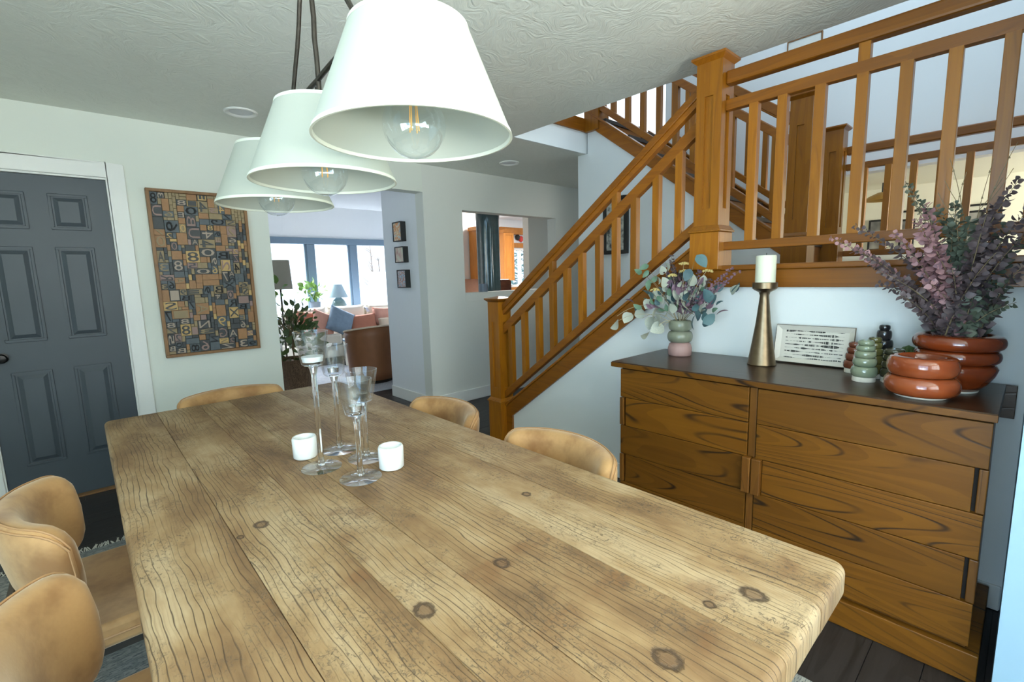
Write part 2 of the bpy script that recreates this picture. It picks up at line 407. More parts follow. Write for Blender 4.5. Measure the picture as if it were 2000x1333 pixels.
M['brightplant'] = leaf_mat('bright_plant_leaf', (0.22, 0.38, 0.07), (0.12, 0.24, 0.05))
M['linenlamp'] = shade_mat('beige_lamp_shade', (0.52, 0.50, 0.42), 0.3)
M['bluelamp'] = shade_mat('pale_blue_lamp_shade', (0.42, 0.53, 0.60), 0.25)
M['tealceramic'] = ceramic('teal_ceramic', (0.10, 0.16, 0.17), (0.16, 0.23, 0.24))
M['potgrey'] = plain('blue_grey_pot', (0.14, 0.18, 0.24), 0.4)
M['lvrug'] = rug_mat('living_rug', (0.62, 0.62, 0.62), (0.45, 0.47, 0.52), (0.35, 0.38, 0.45))
M['teal'] = ceramic('glossy_teal_enamel', (0.035, 0.085, 0.095), (0.03, 0.070, 0.080), 0.15)
M['cabinet'] = wood('orange_cabinet', (0.56, 0.23, 0.045), (0.42, 0.15, 0.025), (0.30, 0.10, 0.02), (7, 7, 0.9), 6, 0.1, 0.3, (60, 60, 3), 0.35)
M['splash'] = plain('brown_backsplash', (0.30, 0.16, 0.09), 0.5, var=0.2, vscale=20)
M['bluecloth'] = plain('blue_cloth', (0.05, 0.22, 0.45), 0.8, var=0.2, vscale=20)
M['redbird'] = plain('red_ornament', (0.55, 0.05, 0.04), 0.5)
M['blackbird'] = plain('black_ornament', (0.02, 0.02, 0.02), 0.5)
M['amber'] = plain('amber_lamp_glass', (0.42, 0.24, 0.05), 0.3, var=0.2, vscale=20)
M['snow'] = plain('snowy_ground', (0.85, 0.88, 0.92), 0.9)
M['conifer'] = leaf_mat('conifer_needles', (0.06, 0.15, 0.14), (0.14, 0.27, 0.26))
M['bark'] = plain('bark', (0.16, 0.13, 0.11), 0.9)
M['blackleather'] = plain('black_upholstery', (0.012, 0.012, 0.013), 0.5)
M['louver'] = plain('white_louver', (0.82, 0.85, 0.84), 0.5)

# ------------------------------------------------------------------ mesh helpers
class MB:
    def __init__(s): s.v = []; s.f = []
    def add(s, vs, fs):
        b = len(s.v); s.v += [tuple(x) for x in vs]; s.f += [tuple(i+b for i in f) for f in fs]; return s
    def box(s, x0, x1, y0, y1, z0, z1):
        return s.add([(x0, y0, z0), (x1, y0, z0), (x1, y1, z0), (x0, y1, z0), (x0, y0, z1), (x1, y0, z1), (x1, y1, z1), (x0, y1, z1)],
                     [(0, 3, 2, 1), (4, 5, 6, 7), (0, 1, 5, 4), (1, 2, 6, 5), (2, 3, 7, 6), (3, 0, 4, 7)])
    def frustum(s, cx, cy, z0, z1, a0, b0, a1, b1):
        return s.add([(cx-a0, cy-b0, z0), (cx+a0, cy-b0, z0), (cx+a0, cy+b0, z0), (cx-a0, cy+b0, z0),
                      (cx-a1, cy-b1, z1), (cx+a1, cy-b1, z1), (cx+a1, cy+b1, z1), (cx-a1, cy+b1, z1)],
                     [(0, 3, 2, 1), (4, 5, 6, 7), (0, 1, 5, 4), (1, 2, 6, 5), (2, 3, 7, 6), (3, 0, 4, 7)])
    def prism(s, pts, axis, a0, a1):
        """polygon extruded along an axis; pts are the other two coordinates in xyz order"""
        n = len(pts)
        def p3(p, a):
            return {'x': (a, p[0], p[1]), 'y': (p[0], a, p[1]), 'z': (p[0], p[1], a)}[axis]
        return s.add([p3(p, a0) for p in pts]+[p3(p, a1) for p in pts],
                     [tuple(range(n))[::-1], tuple(range(n, 2*n))]+[(i, (i+1) % n, n+(i+1) % n, n+i) for i in range(n)])
    def lathe(s, prof, c=(0, 0, 0), seg=32, caps=True):
        """prof: list of (radius, z)"""
        vs = []; fs = []
        for (r, z) in prof:
            for k in range(seg):
                a = 2*PI*k/seg; vs.append((c[0]+r*math.cos(a), c[1]+r*math.sin(a), c[2]+z))
        for i in range(len(prof)-1):
            for k in range(seg):
                k2 = (k+1) % seg
                fs.append((i*seg+k, i*seg+k2, (i+1)*seg+k2, (i+1)*seg+k))
        if caps:
            fs.append(tuple(range(seg))[::-1]); m = (len(prof)-1)*seg; fs.append(tuple(range(m, m+seg)))
        return s.add(vs, fs)
    def tube(s, path, rad, seg=8):
        path = [Vector(p) for p in path]; n = len(path); vs = []; fs = []
        prev = None
        for i, p in enumerate(path):
            d = (path[min(i+1, n-1)]-path[max(i-1, 0)]).normalized()
            if prev is None:
                prev = d.orthogonal().normalized()
            a = (prev-d*prev.dot(d))
            a = a.normalized() if a.length > 1e-6 else d.orthogonal().normalized()
            prev = a; b = d.cross(a)
            r = rad[i] if isinstance(rad, (list, tuple)) else rad
            for k in range(seg):
                t = 2*PI*k/seg; vs.append(p+(a*math.cos(t)+b*math.sin(t))*r)
        for i in range(n-1):
            for k in range(seg):
                k2 = (k+1) % seg; fs.append((i*seg+k, i*seg+k2, (i+1)*seg+k2, (i+1)*seg+k))
        fs.append(tuple(range(seg))[::-1]); fs.append(tuple(range((n-1)*seg, n*seg)))
        return s.add(vs, fs)
    def grid(s, fn, nu, nv, wu=False, wv=False):
        vs = [fn(i, j) for i in range(nu) for j in range(nv)]; fs = []
        for i in range(nu if wu else nu-1):
            for j in range(nv if wv else nv-1):
                i2 = (i+1) % nu; j2 = (j+1) % nv
                fs.append((i*nv+j, i2*nv+j, i2*nv+j2, i*nv+j2))
        return s.add(vs, fs)
    def mesh(s, name):
        me = bpy.data.meshes.new(name); me.from_pydata(s.v, [], s.f); me.update()
        bm = bmesh.new(); bm.from_mesh(me)
        bmesh.ops.remove_doubles(bm, verts=bm.verts[:], dist=2e-6); bmesh.ops.dissolve_degenerate(bm, edges=bm.edges[:], dist=1e-7)
        bmesh.ops.recalc_face_normals(bm, faces=bm.faces[:]); bm.to_mesh(me); bm.free()
        return me

def obj(name, mb, mat, parent=None, bevel=0.0, smooth=False, angle=40, seg=2, kind=None):
    me = mb.mesh(name) if isinstance(mb, MB) else mb
    if not me.materials: me.materials.append(M[mat] if isinstance(mat, str) else mat)
    o = bpy.data.objects.new(name, me); COL.objects.link(o)
    if smooth:
        me.polygons.foreach_set('use_smooth', [True]*len(me.polygons))
        me.set_sharp_from_angle(angle=R(angle))
    if bevel:
        b = o.modifiers.new('bevel', 'BEVEL'); b.width = bevel; b.segments = seg; b.limit_method = 'ANGLE'; b.angle_limit = R(35)
        b.harden_normals = False
    if parent is not None: adopt(o, parent)
    if kind: o['kind'] = kind
    return o
def adopt(o, parent):
    o.parent = parent
    o.matrix_parent_inverse = parent.matrix_basis.inverted()
def thing(name, loc, label, cat, group=None, rz=0.0):
    e = bpy.data.objects.new(name, None); COL.objects.link(e)
    e.location = loc; e.rotation_euler = (0, 0, rz); e.empty_display_size = 0.05
    return tag(e, label, cat, group)
def tag(o, label, cat, group=None):
    o['label'] = label; o['category'] = cat
    if group: o['group'] = group
    return o
def struct(o, label=None):
    o['kind'] = 'structure'
    if label: o['label'] = label; 
    return o
def copy_tree(o, parent=None):
    c = o.copy(); COL.objects.link(c)
    if parent is not None: c.parent = parent
    for ch in o.children: copy_tree(ch, c)
    return c
def wall_with_holes(axis, pos0, pos1, a0, a1, z0, z1, holes):
    """axis-aligned wall: thickness pos0..pos1 on axis, spans a0..a1, holes=[(h0,h1,hz0,hz1)]"""
    mb = MB()
    cuts = sorted({a0, a1, *[h[0] for h in holes], *[h[1] for h in holes]})
    for i in range(len(cuts)-1):
        c0, c1 = cuts[i], cuts[i+1]; mid = (c0+c1)/2
        segs = [(z0, z1)]
        for h in holes:
            if h[0] <= mid <= h[1]:
                ns = []
                for (s0, s1) in segs:
                    if h[2] > s0: ns.append((s0, min(h[2], s1)))
                    if h[3] < s1: ns.append((max(h[3], s0), s1))
                segs = ns
        for (s0, s1) in segs:
            if s1-s0 < 1e-4: continue
            if axis == 'y': mb.box(c0, c1, pos0, pos1, s0, s1)
            else: mb.box(pos0, pos1, c0, c1, s0, s1)
    return mb

# ================================================================== STRUCTURE
CE = 2.44
YF = 4.09           # far wall plane
XS = 2.52           # wall under the stairs
# floor: dark base with separate planks
floor = struct(obj('floor', MB().box(-1.75, 8.2, -1.7, 9.5, -0.12, -0.014), 'floorbase'), 'dark wooden plank floor')
def planks():
    rr = random.Random(3)
    W_ = 0.142; cache = {}
    def lay(x0, x1, y0, y1):
        y = y0
        while y < y1-0.02:
            w = min(W_, y1-y)
            x = x0 - rr.uniform(0, 1.2)
            while x < x1-0.01:
                L = rr.choice([1.1, 1.4, 1.7])
                a, b = max(x, x0), min(x+L, x1)
                if b-a > 0.03:
                    key = (round(b-a, 2), round(w, 3))
                    if key not in cache:
                        l2 = key[0]/2
                        cache[key] = MB().box(-l2+0.001, l2-0.001, -w/2+0.0012, w/2-0.0012, -0.013, 0).mesh('plank')
                    o = obj('plank', cache[key], 'plank', floor)
                    o.location = ((a+b)/2, y+w/2, rr.uniform(-0.0006, 0.0))
                x += L
            y += W_
    lay(-1.75, 2.5, -1.7, 4.09)
    lay(2.5, 5.6, 2.95, 4.09)
    lay(1.0, 4.9, 4.09, 5.7)
planks()
# far wall with door hole + opening to living room; header over the opening
wf = wall_with_holes('y', YF, YF+0.13, -1.85, 2.58, 0, CE, [(-0.462, 0.217, 0, 2.04), (1.16, 2.58, 0, 2.18)])
struct(obj('wall_far', wf, 'wall'), 'white wall with the slate blue door')
# wall with pass-through
wh = wall_with_holes('y', YF, YF+0.14, 2.58, 4.96, 0, CE, [(3.05, 4.49, 1.175, 2.04)])
struct(obj('wall_hall', wh, 'wall2'), 'grey white wall with the pass-through opening')
struct(obj('trim_1', MB().box(3.05, 4.49, YF-0.006, YF+0.145, 1.160, 1.177).box(3.05, 4.49, YF-0.004, YF, 1.085, 1.160), 'wall2', bevel=0.002), 'white sill of the pass-through')
struct(obj('wall_passage', MB().box(2.58, 2.72, YF+0.14, 4.94, 0, 2.75), 'bright'), 'narrow wall return with three small framed pictures')
struct(obj('baseboard_hall', MB().box(2.565, 4.96, YF-0.014, YF, 0, 0.125).box(2.566, 2.58, YF-0.014, 4.94, 0, 0.125), 'white', bevel=0.004), 'white baseboard along the hall wall')
struct(obj('baseboard_far', MB().box(0.31, 1.16, YF-0.014, YF, 0, 0.125), 'white', bevel=0.004), 'white baseboard under the letter block art')
# left wall (window hole), back wall (window hole)
struct(obj('wall_left', wall_with_holes('x', -1.88, -1.75, -1.83, 4.22, 0, CE, [(-1.5, 0.6, 0.35, 2.25)]), 'wall'))
struct(obj('wall_back', wall_with_holes('y', -1.83, -1.7, -1.85, 2.0, 0, CE, [(-1.0, 1.7, 0.85, 2.25)]), 'wall'))
def window_unit(name, axis, pos, a0, a1, z0, z1, n, matf, label, fr=0.055, dep=0.06):
    w = bpy.data.objects.new(name, None); COL.objects.link(w); w['kind'] = 'structure'; w['label'] = label
    def bx(u0, u1, v0, v1, d0, d1):
        return MB().box(u0, u1, pos+d0, pos+d1, v0, v1) if axis == 'y' else MB().box(pos+d0, pos+d1, u0, u1, v0, v1)
    obj('window_frame', bx(a0, a1, z1-fr, z1, 0, dep), matf, w, 0.003)
    obj('window_frame', bx(a0, a1, z0, z0+fr, 0, dep), matf, w, 0.003)
    st = (a1-a0)/n
    for i in range(n+1):
        c = a0+i*st; u0 = max(a0, c-fr*0.6); u1 = min(a1, c+fr*0.6)
        obj('mullion', bx(u0, u1, z0+fr, z1-fr, 0, dep), matf, w, 0.003)
    for i in range(n):
        obj('pane', bx(a0+i*st+fr*0.6, a0+(i+1)*st-fr*0.6, z0+fr, z1-fr, dep*0.4, dep*0.4+0.006), 'pane', w)
    return w
window_unit('window_1', 'y', -1.80, -1.0, 1.7, 0.85, 2.25, 4, 'white', 'white framed dining window')
window_unit('window_2', 'x', -1.85, -1.5, 0.6, 0.35, 2.25, 3, 'white', 'white framed side window')
# wall return at the right edge of the photo
struct(obj('wall_return', MB().box(1.9, 2.52, -1.7, -0.012, 0, CE), 'return_skytint'), 'wall end at the right with blue sky light in its colour')
# wall under the stairs + landing (one plane)
sl = 0.745
def str_low(y): return 0.213+sl*(2.788-y)
def str_top(y): return 0.256+sl*(2.897-y)+0.015
struct(obj('wall_stairs', MB().prism([(2.80, 0), (2.80, 0.25), (1.25, str_low(1.25)+0.02), (1.25, 1.31), (-1.7, 1.31), (-1.7, 0)], 'x', XS, XS+0.10), 'stairwall'), 'white wall under the stairs')
struct(obj('baseboard_stairs', MB().box(XS-0.014, XS, -0.01, 2.72, 0, 0.10), 'white', bevel=0.003), 'white baseboard behind the sideboard')
# ceiling of dining room and hall (open over the stairs)
struct(obj('ceiling', MB().box(-1.85, 2.69, -1.83, 4.22, CE, CE+0.2).box(2.69, 5.6, 2.90, 4.22, CE, CE+0.2), 'ceil'), 'grey textured ceiling')
struct(obj('trim_2', MB().box(2.69, 3.66, 2.868, 2.90, 2.625, 2.74), 'firX', bevel=0.004), 'orange wood edge of the upper floor')
struct(obj('wall_upper_edge', MB().box(2.69, 3.62, 2.884, 2.90, CE, 2.625), 'stairwall'), 'white edge of the upper floor')
struct(obj('floor_upper', MB().box(2.69, 5.6, 2.90, 5.0, 2.66, 2.73), 'tread'))
# wall under the second flight
def s2low(y): return 2.581-0.746*(2.716-y)
struct(obj('wall_center', MB().prism([(1.15, 0), (2.985, 0), (2.985, 2.44), (2.87, 2.44), (2.87, s2low(2.87)+0.03), (1.15, s2low(1.15)+0.03)], 'x', 3.60, 3.70), 'stairwall'), 'white wall under the upper stair flight')
# bright space behind the hall (door glass beyond wall end)
struct(obj('wall_entry', MB().box(5.58, 5.66, 2.9, 5.2, 0, CE+0.2), 'bright'))
# stairwell shell
struct(obj('wall_stairwell', wall_with_holes('x', 5.0, 5.12, -1.83, 2.9, 0, 5.0, [(-1.7, 1.75, 1.36, 2.13)]), 'stairwall'), 'pale wall behind the landing')
struct(obj('wall_upper_far', MB().box(2.69, 5.1, 5.0, 5.1, 2.7, 5.0), 'stairwall'))
struct(obj('wall_upper_left', MB().box(2.45, 2.665, -1.83, 5.1, CE+0.2, 5.0), 'stairwall'))
struct(obj('wall_landing_end', MB().box(2.52, 8.2, -1.83, -1.7, 0, 1.36).box(2.52, 5.0, -1.83, -1.7, 1.36, 5.0), 'stairwall'))
struct(obj('ceiling_stairwell', MB().box(2.45, 3.0, -1.83, 5.1, 5.0, 5.1).box(4.6, 5.1, -1.83, 5.1, 5.0, 5.1).box(3.0, 4.6, -1.83, -0.5, 5.0, 5.1).box(3.0, 4.6, 1.7, 5.1, 5.0, 5.1), 'stairwall'))
w3 = struct(obj('window_3', MB().box(3.0, 3.05, -0.5, 1.7, 5.02, 5.1).box(4.55, 4.6, -0.5, 1.7, 5.02, 5.1).box(3.05, 4.55, -0.5, -0.45, 5.02, 5.1).box(3.05, 4.55, 1.65, 1.7, 5.02, 5.1), 'white'), 'skylight over the stairwell')
obj('pane', MB().box(3.05, 4.55, -0.45, 1.65, 5.05, 5.056), 'pane', w3)
# landing
struct(obj('floor_landing', MB().box(2.52, 5.0, -1.7, 1.23, 1.31, 1.352), 'tread', bevel=0.004), 'dark landing floor')
# den beyond the landing
struct(obj('wall_den', MB().box(6.8, 6.9, -1.7, 2.6, 0.9, 2.4), 'cream'), 'cream wall of the den')
struct(obj('wall_den_side', MB().box(5.1, 6.9, 2.5, 2.6, 0.9, 2.4), 'cream'))
struct(obj('ceiling_den', MB().box(5.1, 6.9, -1.83, 2.6, 2.2, 2.3), 'cream'))
struct(obj('floor_den', MB().box(5.1, 6.9, -1.83, 2.6, 0.85, 0.9), 'tread'))
struct(obj('wall_den_opening', wall_with_holes('y', -1.83, -1.7, 5.1, 6.9, 0.9, 2.3, [(5.3, 6.7, 1.4, 2.1)]), 'cream'))  # unseen den side wall, opening added for the fill light

# door
def make_door():
    d = struct(obj('door_1', MB().box(-0.452, 0.207, YF+0.012, YF+0.05, 0.012, 2.030), 'door', bevel=0.002), 'slate blue six panel door')
    for (x0, x1) in ((-0.357, -0.176), (-0.078, 0.106)):
        for (z0, z1) in ((1.706, 1.925), (1.03, 1.602), (0.26, 0.850)):
            # moulded ring and raised field
            g = MB()
            for (a, b, c_, e) in ((x0, x1, z1-0.016, z1), (x0, x1, z0, z0+0.016), (x0, x0+0.016, z0+0.016, z1-0.016), (x1-0.016, x1, z0+0.016, z1-0.016)):
                g.box(a, b, YF+0.006, YF+0.0125, c_, e)
            p = obj('door_panel', MB().add([(x0+.024, YF+.0118, z0+.024), (x1-.024, YF+.0118, z0+.024), (x1-.024, YF+.0118, z1-.024), (x0+.024, YF+.0118, z1-.024),
                                           (x0+.046, YF+.003, z0+.046), (x1-.046, YF+.003, z0+.046), (x1-.046, YF+.003, z1-.046), (x0+.046, YF+.003, z1-.046)],
                                          [(4, 7, 6, 5), (0, 1, 5, 4), (1, 2, 6, 5), (2, 3, 7, 6), (3, 0, 4, 7)]), 'door', d)
            obj('panel_moulding', g, 'door', p, bevel=0.004)
    k = MB().lathe([(0.0, 0), (0.028, 0.0), (0.030, 0.006), (0.012, 0.010), (0.011, 0.030), (0.024, 0.036), (0.028, 0.050), (0.022, 0.062), (0.0, 0.066)], seg=20, caps=False)
    kn = obj('door_knob', k, 'knob', d, smooth=True)
    kn.rotation_euler = (R(90), 0, 0); kn.location = (-0.382, YF+0.012, 0.945)
    # casing
    t = struct(obj('trim_4', MB().box(0.215, 0.307, YF-0.018, YF, 0, 2.135).box(-0.552, -0.460, YF-0.018, YF, 0, 2.135).box(-0.460, 0.215, YF-0.018, YF, 2.043, 2.135)
                   .box(0.207, 0.219, YF-0.004, YF+0.06, 0, 2.043).box(-0.464, -0.452, YF-0.004, YF+0.06, 0, 2.043).box(-0.452, 0.207, YF-0.004, YF+0.06, 2.031, 2.043), 'white', bevel=0.004), 'white door casing')
    struct(obj('trim_5', MB().box(-0.455, 0.21, YF-0.03, YF+0.05, 0.0005, 0.011), 'frameoak'), 'wooden door threshold')
    struct(obj('baseboard_left', MB().box(-1.75, -0.552, YF-0.014, YF, 0, 0.125), 'white', bevel=0.004))
make_door()

# recessed ceiling lights
def recessed(x, y, label):
    l = thing('recessed_light', (x, y, CE), label, 'ceiling light', 'recessed ceiling lights')
    obj('trim_ring', MB().lathe([(0.098, -0.001), (0.098, -0.006), (0.090, -0.011), (0.070, -0.006), (0.066, -0.001)], (x, y, CE), 32, False), 'white', l, smooth=True)
    obj('diffuser', MB().lathe([(0.0, -0.003), (0.067, -0.003)], (x, y, CE), 32, False), 'bright', l)
recessed(0.90, 3.53, 'round white recessed ceiling light above the letter block art')
recessed(3.24, 3.55, 'round white recessed light in the hall ceiling near the pass-through')

# ================================================================== STAIRS
def newel(x, y, z0, z1, zb, label, w=0.066):
    """square post: base block to zb, moulding, panelled shaft, moulded cap"""
    n = thing('newel_post', (x, y, z0), label, 'newel post', 'stair newel posts')
    b = w*1.2
    obj('base_block', MB().box(x-b, x+b, y-b, y+b, z0, zb), 'fir', n, 0.003)
    obj('base_moulding', MB().frustum(x, y, zb, zb+0.012, b+0.008, b+0.008, b+0.008, b+0.008).frustum(x, y, zb+0.012, zb+0.034, b+0.005, b+0.005, w+0.004, w+0.004), 'fir', n, 0.003)
    zt = z1-0.045
    sh = MB(); core = w-0.012
    sh.box(x-core, x+core, y-core, y+core, zb+0.03, zt)
    zs0, zs1 = zb+0.12, zt-0.16
    g = w*0.33
    for sgn in (-1, 1):
        for (lo, hi) in ((-w, -g), (g, w)):
            sh.box(x+lo, x+hi, *sorted((y+sgn*core, y+sgn*w)), zb+0.03, zt)
            sh.box(*sorted((x+sgn*core, x+sgn*w)), y+max(lo, -core), y+min(hi, core), zb+0.03, zt)
        for (a, c) in ((zb+0.03, zs0), (zs1, zt)):
            sh.box(x-g, x+g, *sorted((y+sgn*core, y+sgn*w)), a, c)
            sh.box(*sorted((x+sgn*core, x+sgn*w)), y-g, y+g, a, c)
    obj('shaft', sh, 'fir', n)
    c = w
    obj('cap', MB().frustum(x, y, zt, zt+0.018, c, c, c+0.020, c+0.020).frustum(x, y, zt+0.018, zt+0.030, c+0.022, c+0.022, c+0.022, c+0.022).frustum(x, y, zt+0.030, z1, c+0.022, c+0.022, 0.012, 0.012), 'firX', n, 0.002)
    return n
XR = 2.523
newel(XR, 2.933, 0.0, 1.185, 0.315, 'lowest orange wood newel post standing on the floor at the foot of the stairs')
newel(XR, 1.185, 1.352, 2.425, 1.545, 'tall orange wood newel post rising behind the brass candlestick up to the ceiling')
newel(3.60, 1.095, 1.352, 2.46, 1.545, 'orange wood newel post at the foot of the upper flight, behind the landing rail')
newel(4.62, 1.17, 1.352, 2.46, 1.545, 'dark shaded newel post at the far side of the landing')
newel(3.64, 2.80, 2.62, 3.75, 2.80, 'newel post at the upper floor edge, cut off by the ceiling')

def slope_bar(y0, y1, ftop, h, x0, x1):
    return MB().prism([(y0, ftop(y0)), (y1, ftop(y1)), (y1, ftop(y1)-h), (y0, ftop(y0)-h)], 'x', x0, x1)

# flight 1 string board and steps (stair_flight)
st1 = thing('stair_flight', (3.0, 2.85, 0), 'lower flight of stairs with orange string board rising beside the sideboard', 'stairs')
poly = [(2.872, 0.0), (2.872, str_top(2.872)-0.02), (1.26, str_top(1.26)), (1.26, 1.352), (1.26, str_low(1.26)), (2.788, 0.213), (2.788, 0.0)]
obj('string_board', MB().prism(poly, 'x', 2.500, 2.545), 'firY', st1, 0.003)
obj('string_cap', MB().prism([(2.885, str_top(2.885)+0.004), (1.26, str_top(1.26)+0.004), (1.26, str_top(1.26)-0.018), (2.885, str_top(2.885)-0.018)], 'x', 2.488, 2.557), 'firY', st1, 0.004)
obj('string_edge', MB().prism([(2.885, 0), (2.885, str_top(2.885)-0.02), (2.868, str_top(2.868)-0.02), (2.868, 0)], 'x', 2.488, 2.557), 'firY', st1, 0.003)
NS = 7; rise = 1.352/NS; run = (2.86-1.23)/(NS-1)
for i in range(NS-1):
    z = rise*(i+1); y = 2.86-run*i
    obj('tread', MB().box(2.545, 3.60, y-run-0.02, y, z-0.035, z), 'tread', st1, 0.004)
    obj('riser', MB().box(2.545, 3.60, y-0.03, y-0.012, z-rise, z-0.035), 'firX', st1)
obj('riser', MB().box(2.545, 3.60, 1.232, 1.245, 1.352-rise, 1.31), 'firX', st1)

# flight 1 railing
rl = thing('stair_railing', (XR, 2.07, 0.2), 'sloping orange wood railing of the lower stair flight', 'railing', 'stair railings')
f1 = lambda y: 1.143+0.729*(2.841-y)
f2 = lambda y: 0.968+0.733*(2.852-y)
f3 = lambda y: 0.431+0.752*(2.841-y)
ya, yb = 2.868, 1.25
obj('handrail', slope_bar(ya, yb, f1, 0.052, XR-0.030, XR+0.030), 'firY', rl, 0.006)
obj('handrail_fillet', slope_bar(ya, yb, lambda y: f1(y)-0.050, 0.036, XR-0.021, XR+0.021), 'firY', rl, 0.003)
obj('sub_rail', slope_bar(ya, yb, f2, 0.075, XR-0.021, XR+0.021), 'firY', rl, 0.004)
obj('bottom_rail', slope_bar(ya, yb, f3, 0.062, XR-0.024, XR+0.024), 'firY', rl, 0.004)
for k, y in enumerate([2.789, 2.634, 2.477, 2.333, 2.196, 2.062, 1.92, 1.79, 1.653, 1.507, 1.367]):
    hw = 0.021
    ft = f1 if k in (3, 7) else f2
    lo = -0.07 if ft is f2 else -0.085
    mb = MB().prism([(y-hw, f3(y-hw)-0.02), (y+hw, f3(y+hw)-0.02), (y+hw, ft(y+hw)+lo+0.01), (y-hw, ft(y-hw)+lo+0.01)], 'x', XR-0.0205, XR+0.0205)
    obj('baluster', mb, 'fir', rl, 0.002)

# landing railing
lr = thing('landing_railing', (XR, -0.2, 1.36), 'level orange wood railing of the landing above the sideboard', 'railing', 'stair railings')
y0, y1 = -1.68, 1.12
obj('handrail', MB().box(XR-0.031, XR+0.031, y0, y1, 2.262, 2.326), 'firY', lr, 0.010)
obj('sub_rail', MB().box(XR-0.021, XR+0.021, y0, y1, 2.141, 2.193), 'firY', lr, 0.004)
obj('bottom_rail', MB().box(XR-0.024, XR+0.024, y0, y1, 1.450, 1.492), 'firY', lr, 0.004)
for k, y in enumerate([0.985, 0.858, 0.706, 0.553, 0.410, 0.268, 0.122, -0.02, -0.16, -0.30, -0.45, -0.6, -0.75, -0.9, -1.05, -1.2, -1.35, -1.5]):
    zt = 2.27 if (k % 5) == 3 else 2.15
    obj('baluster', MB().box(XR-0.0205, XR+0.0205, y-0.021, y+0.021, 1.485, zt), 'fir', lr, 0.002)
# skirt board of the landing
sk = struct(obj('trim_6', MB().box(2.500, 2.524, -0.01, 1.40, 1.258, 1.346), 'firY', bevel=0.003), 'orange wood skirt board along the landing edge')
struct(obj('trim_7', MB().box(2.486, 2.60, -0.01, 1.31, 1.346, 1.372), 'firY', bevel=0.004), 'orange wood nosing on top of the skirt board')

# flight 2
st2 = thing('stair_flight', (4.1, 1.2, 1.35), 'upper flight of stairs with orange string board climbing away behind the landing', 'stairs')
u0, u1 = 1.13, 2.86
def fs(y): return s2low(y)+0.118
for xx in (3.575, 4.60):
    obj('string_board', slope_bar(u0, u1, fs, 0.122, xx, xx+0.03), 'firY', st2, 0.003)
    obj('string_cap', slope_bar(u0, u1, lambda y: fs(y)+0.012, 0.024, xx-0.016, xx+0.046), 'firY', st2, 0.004)
for i in range(7):
    z = 1.352+rise*(i+1); y = 1.20+0.245*i
    if z > 2.71: break
    obj('tread', MB().box(3.605, 4.60, y, y+0.265, z-0.035, z), 'tread', st2, 0.004)
    obj('riser', MB().box(3.605, 4.60, y+0.012, y+0.03, z-rise, z-0.035), 'firX', st2)
for xx, lab in ((3.60, 'near sloping railing of the upper stair flight'), (4.62, 'far sloping railing of the upper stair flight, against the pale wall')):
    r2 = thing('stair_railing', (xx, 2.0, 2.0), lab, 'railing', 'stair railings')
    g3 = lambda y: 2.169+0.757*(y-1.838)
    g1 = lambda y: g3(y)+0.70
    g2 = lambda y: g3(y)+0.55
    obj('handrail', slope_bar(u0+0.05, 2.74, g1, 0.075, xx-0.030, xx+0.030), 'firY', r2, 0.006)
    obj('sub_rail', slope_bar(u0+0.05, 2.74, g2, 0.065, xx-0.021, xx+0.021), 'firY', r2, 0.004)
    obj('bottom_rail', slope_bar(u0+0.05, 2.74, g3, 0.062, xx-0.024, xx+0.024), 'firY', r2, 0.004)
    for k in range(10):
        y = 1.26+0.147*k; hw = 0.021
        ft = g1 if k in (2, 7) else g2
        obj('baluster', MB().prism([(y-hw, g3(y-hw)-0.02), (y+hw, g3(y+hw)-0.02), (y+hw, ft(y+hw)-0.05), (y-hw, ft(y-hw)-0.05)], 'x', xx-0.0205, xx+0.0205), 'fir', r2, 0.002)
# far rail of the landing
fr_ = thing('landing_railing', (4.72, -0.2, 1.36), 'level railing on the far side of the landing, in front of the den', 'railing', 'stair railings')
obj('handrail', MB().box(4.69, 4.75, -1.68, 1.11, 2.235, 2.300), 'firY', fr_, 0.008)
obj('sub_rail', MB().box(4.70, 4.74, -1.68, 1.11, 2.115, 2.165), 'firY', fr_, 0.004)
obj('bottom_rail', MB().box(4.70, 4.74, -1.68, 1.11, 1.430, 1.475), 'firY', fr_, 0.004)
for k in range(14):
    y = 0.985-0.152*k
    obj('baluster', MB().box(4.70, 4.74, y-0.021, y+0.021, 1.47, 2.12), 'fir', fr_, 0.002)

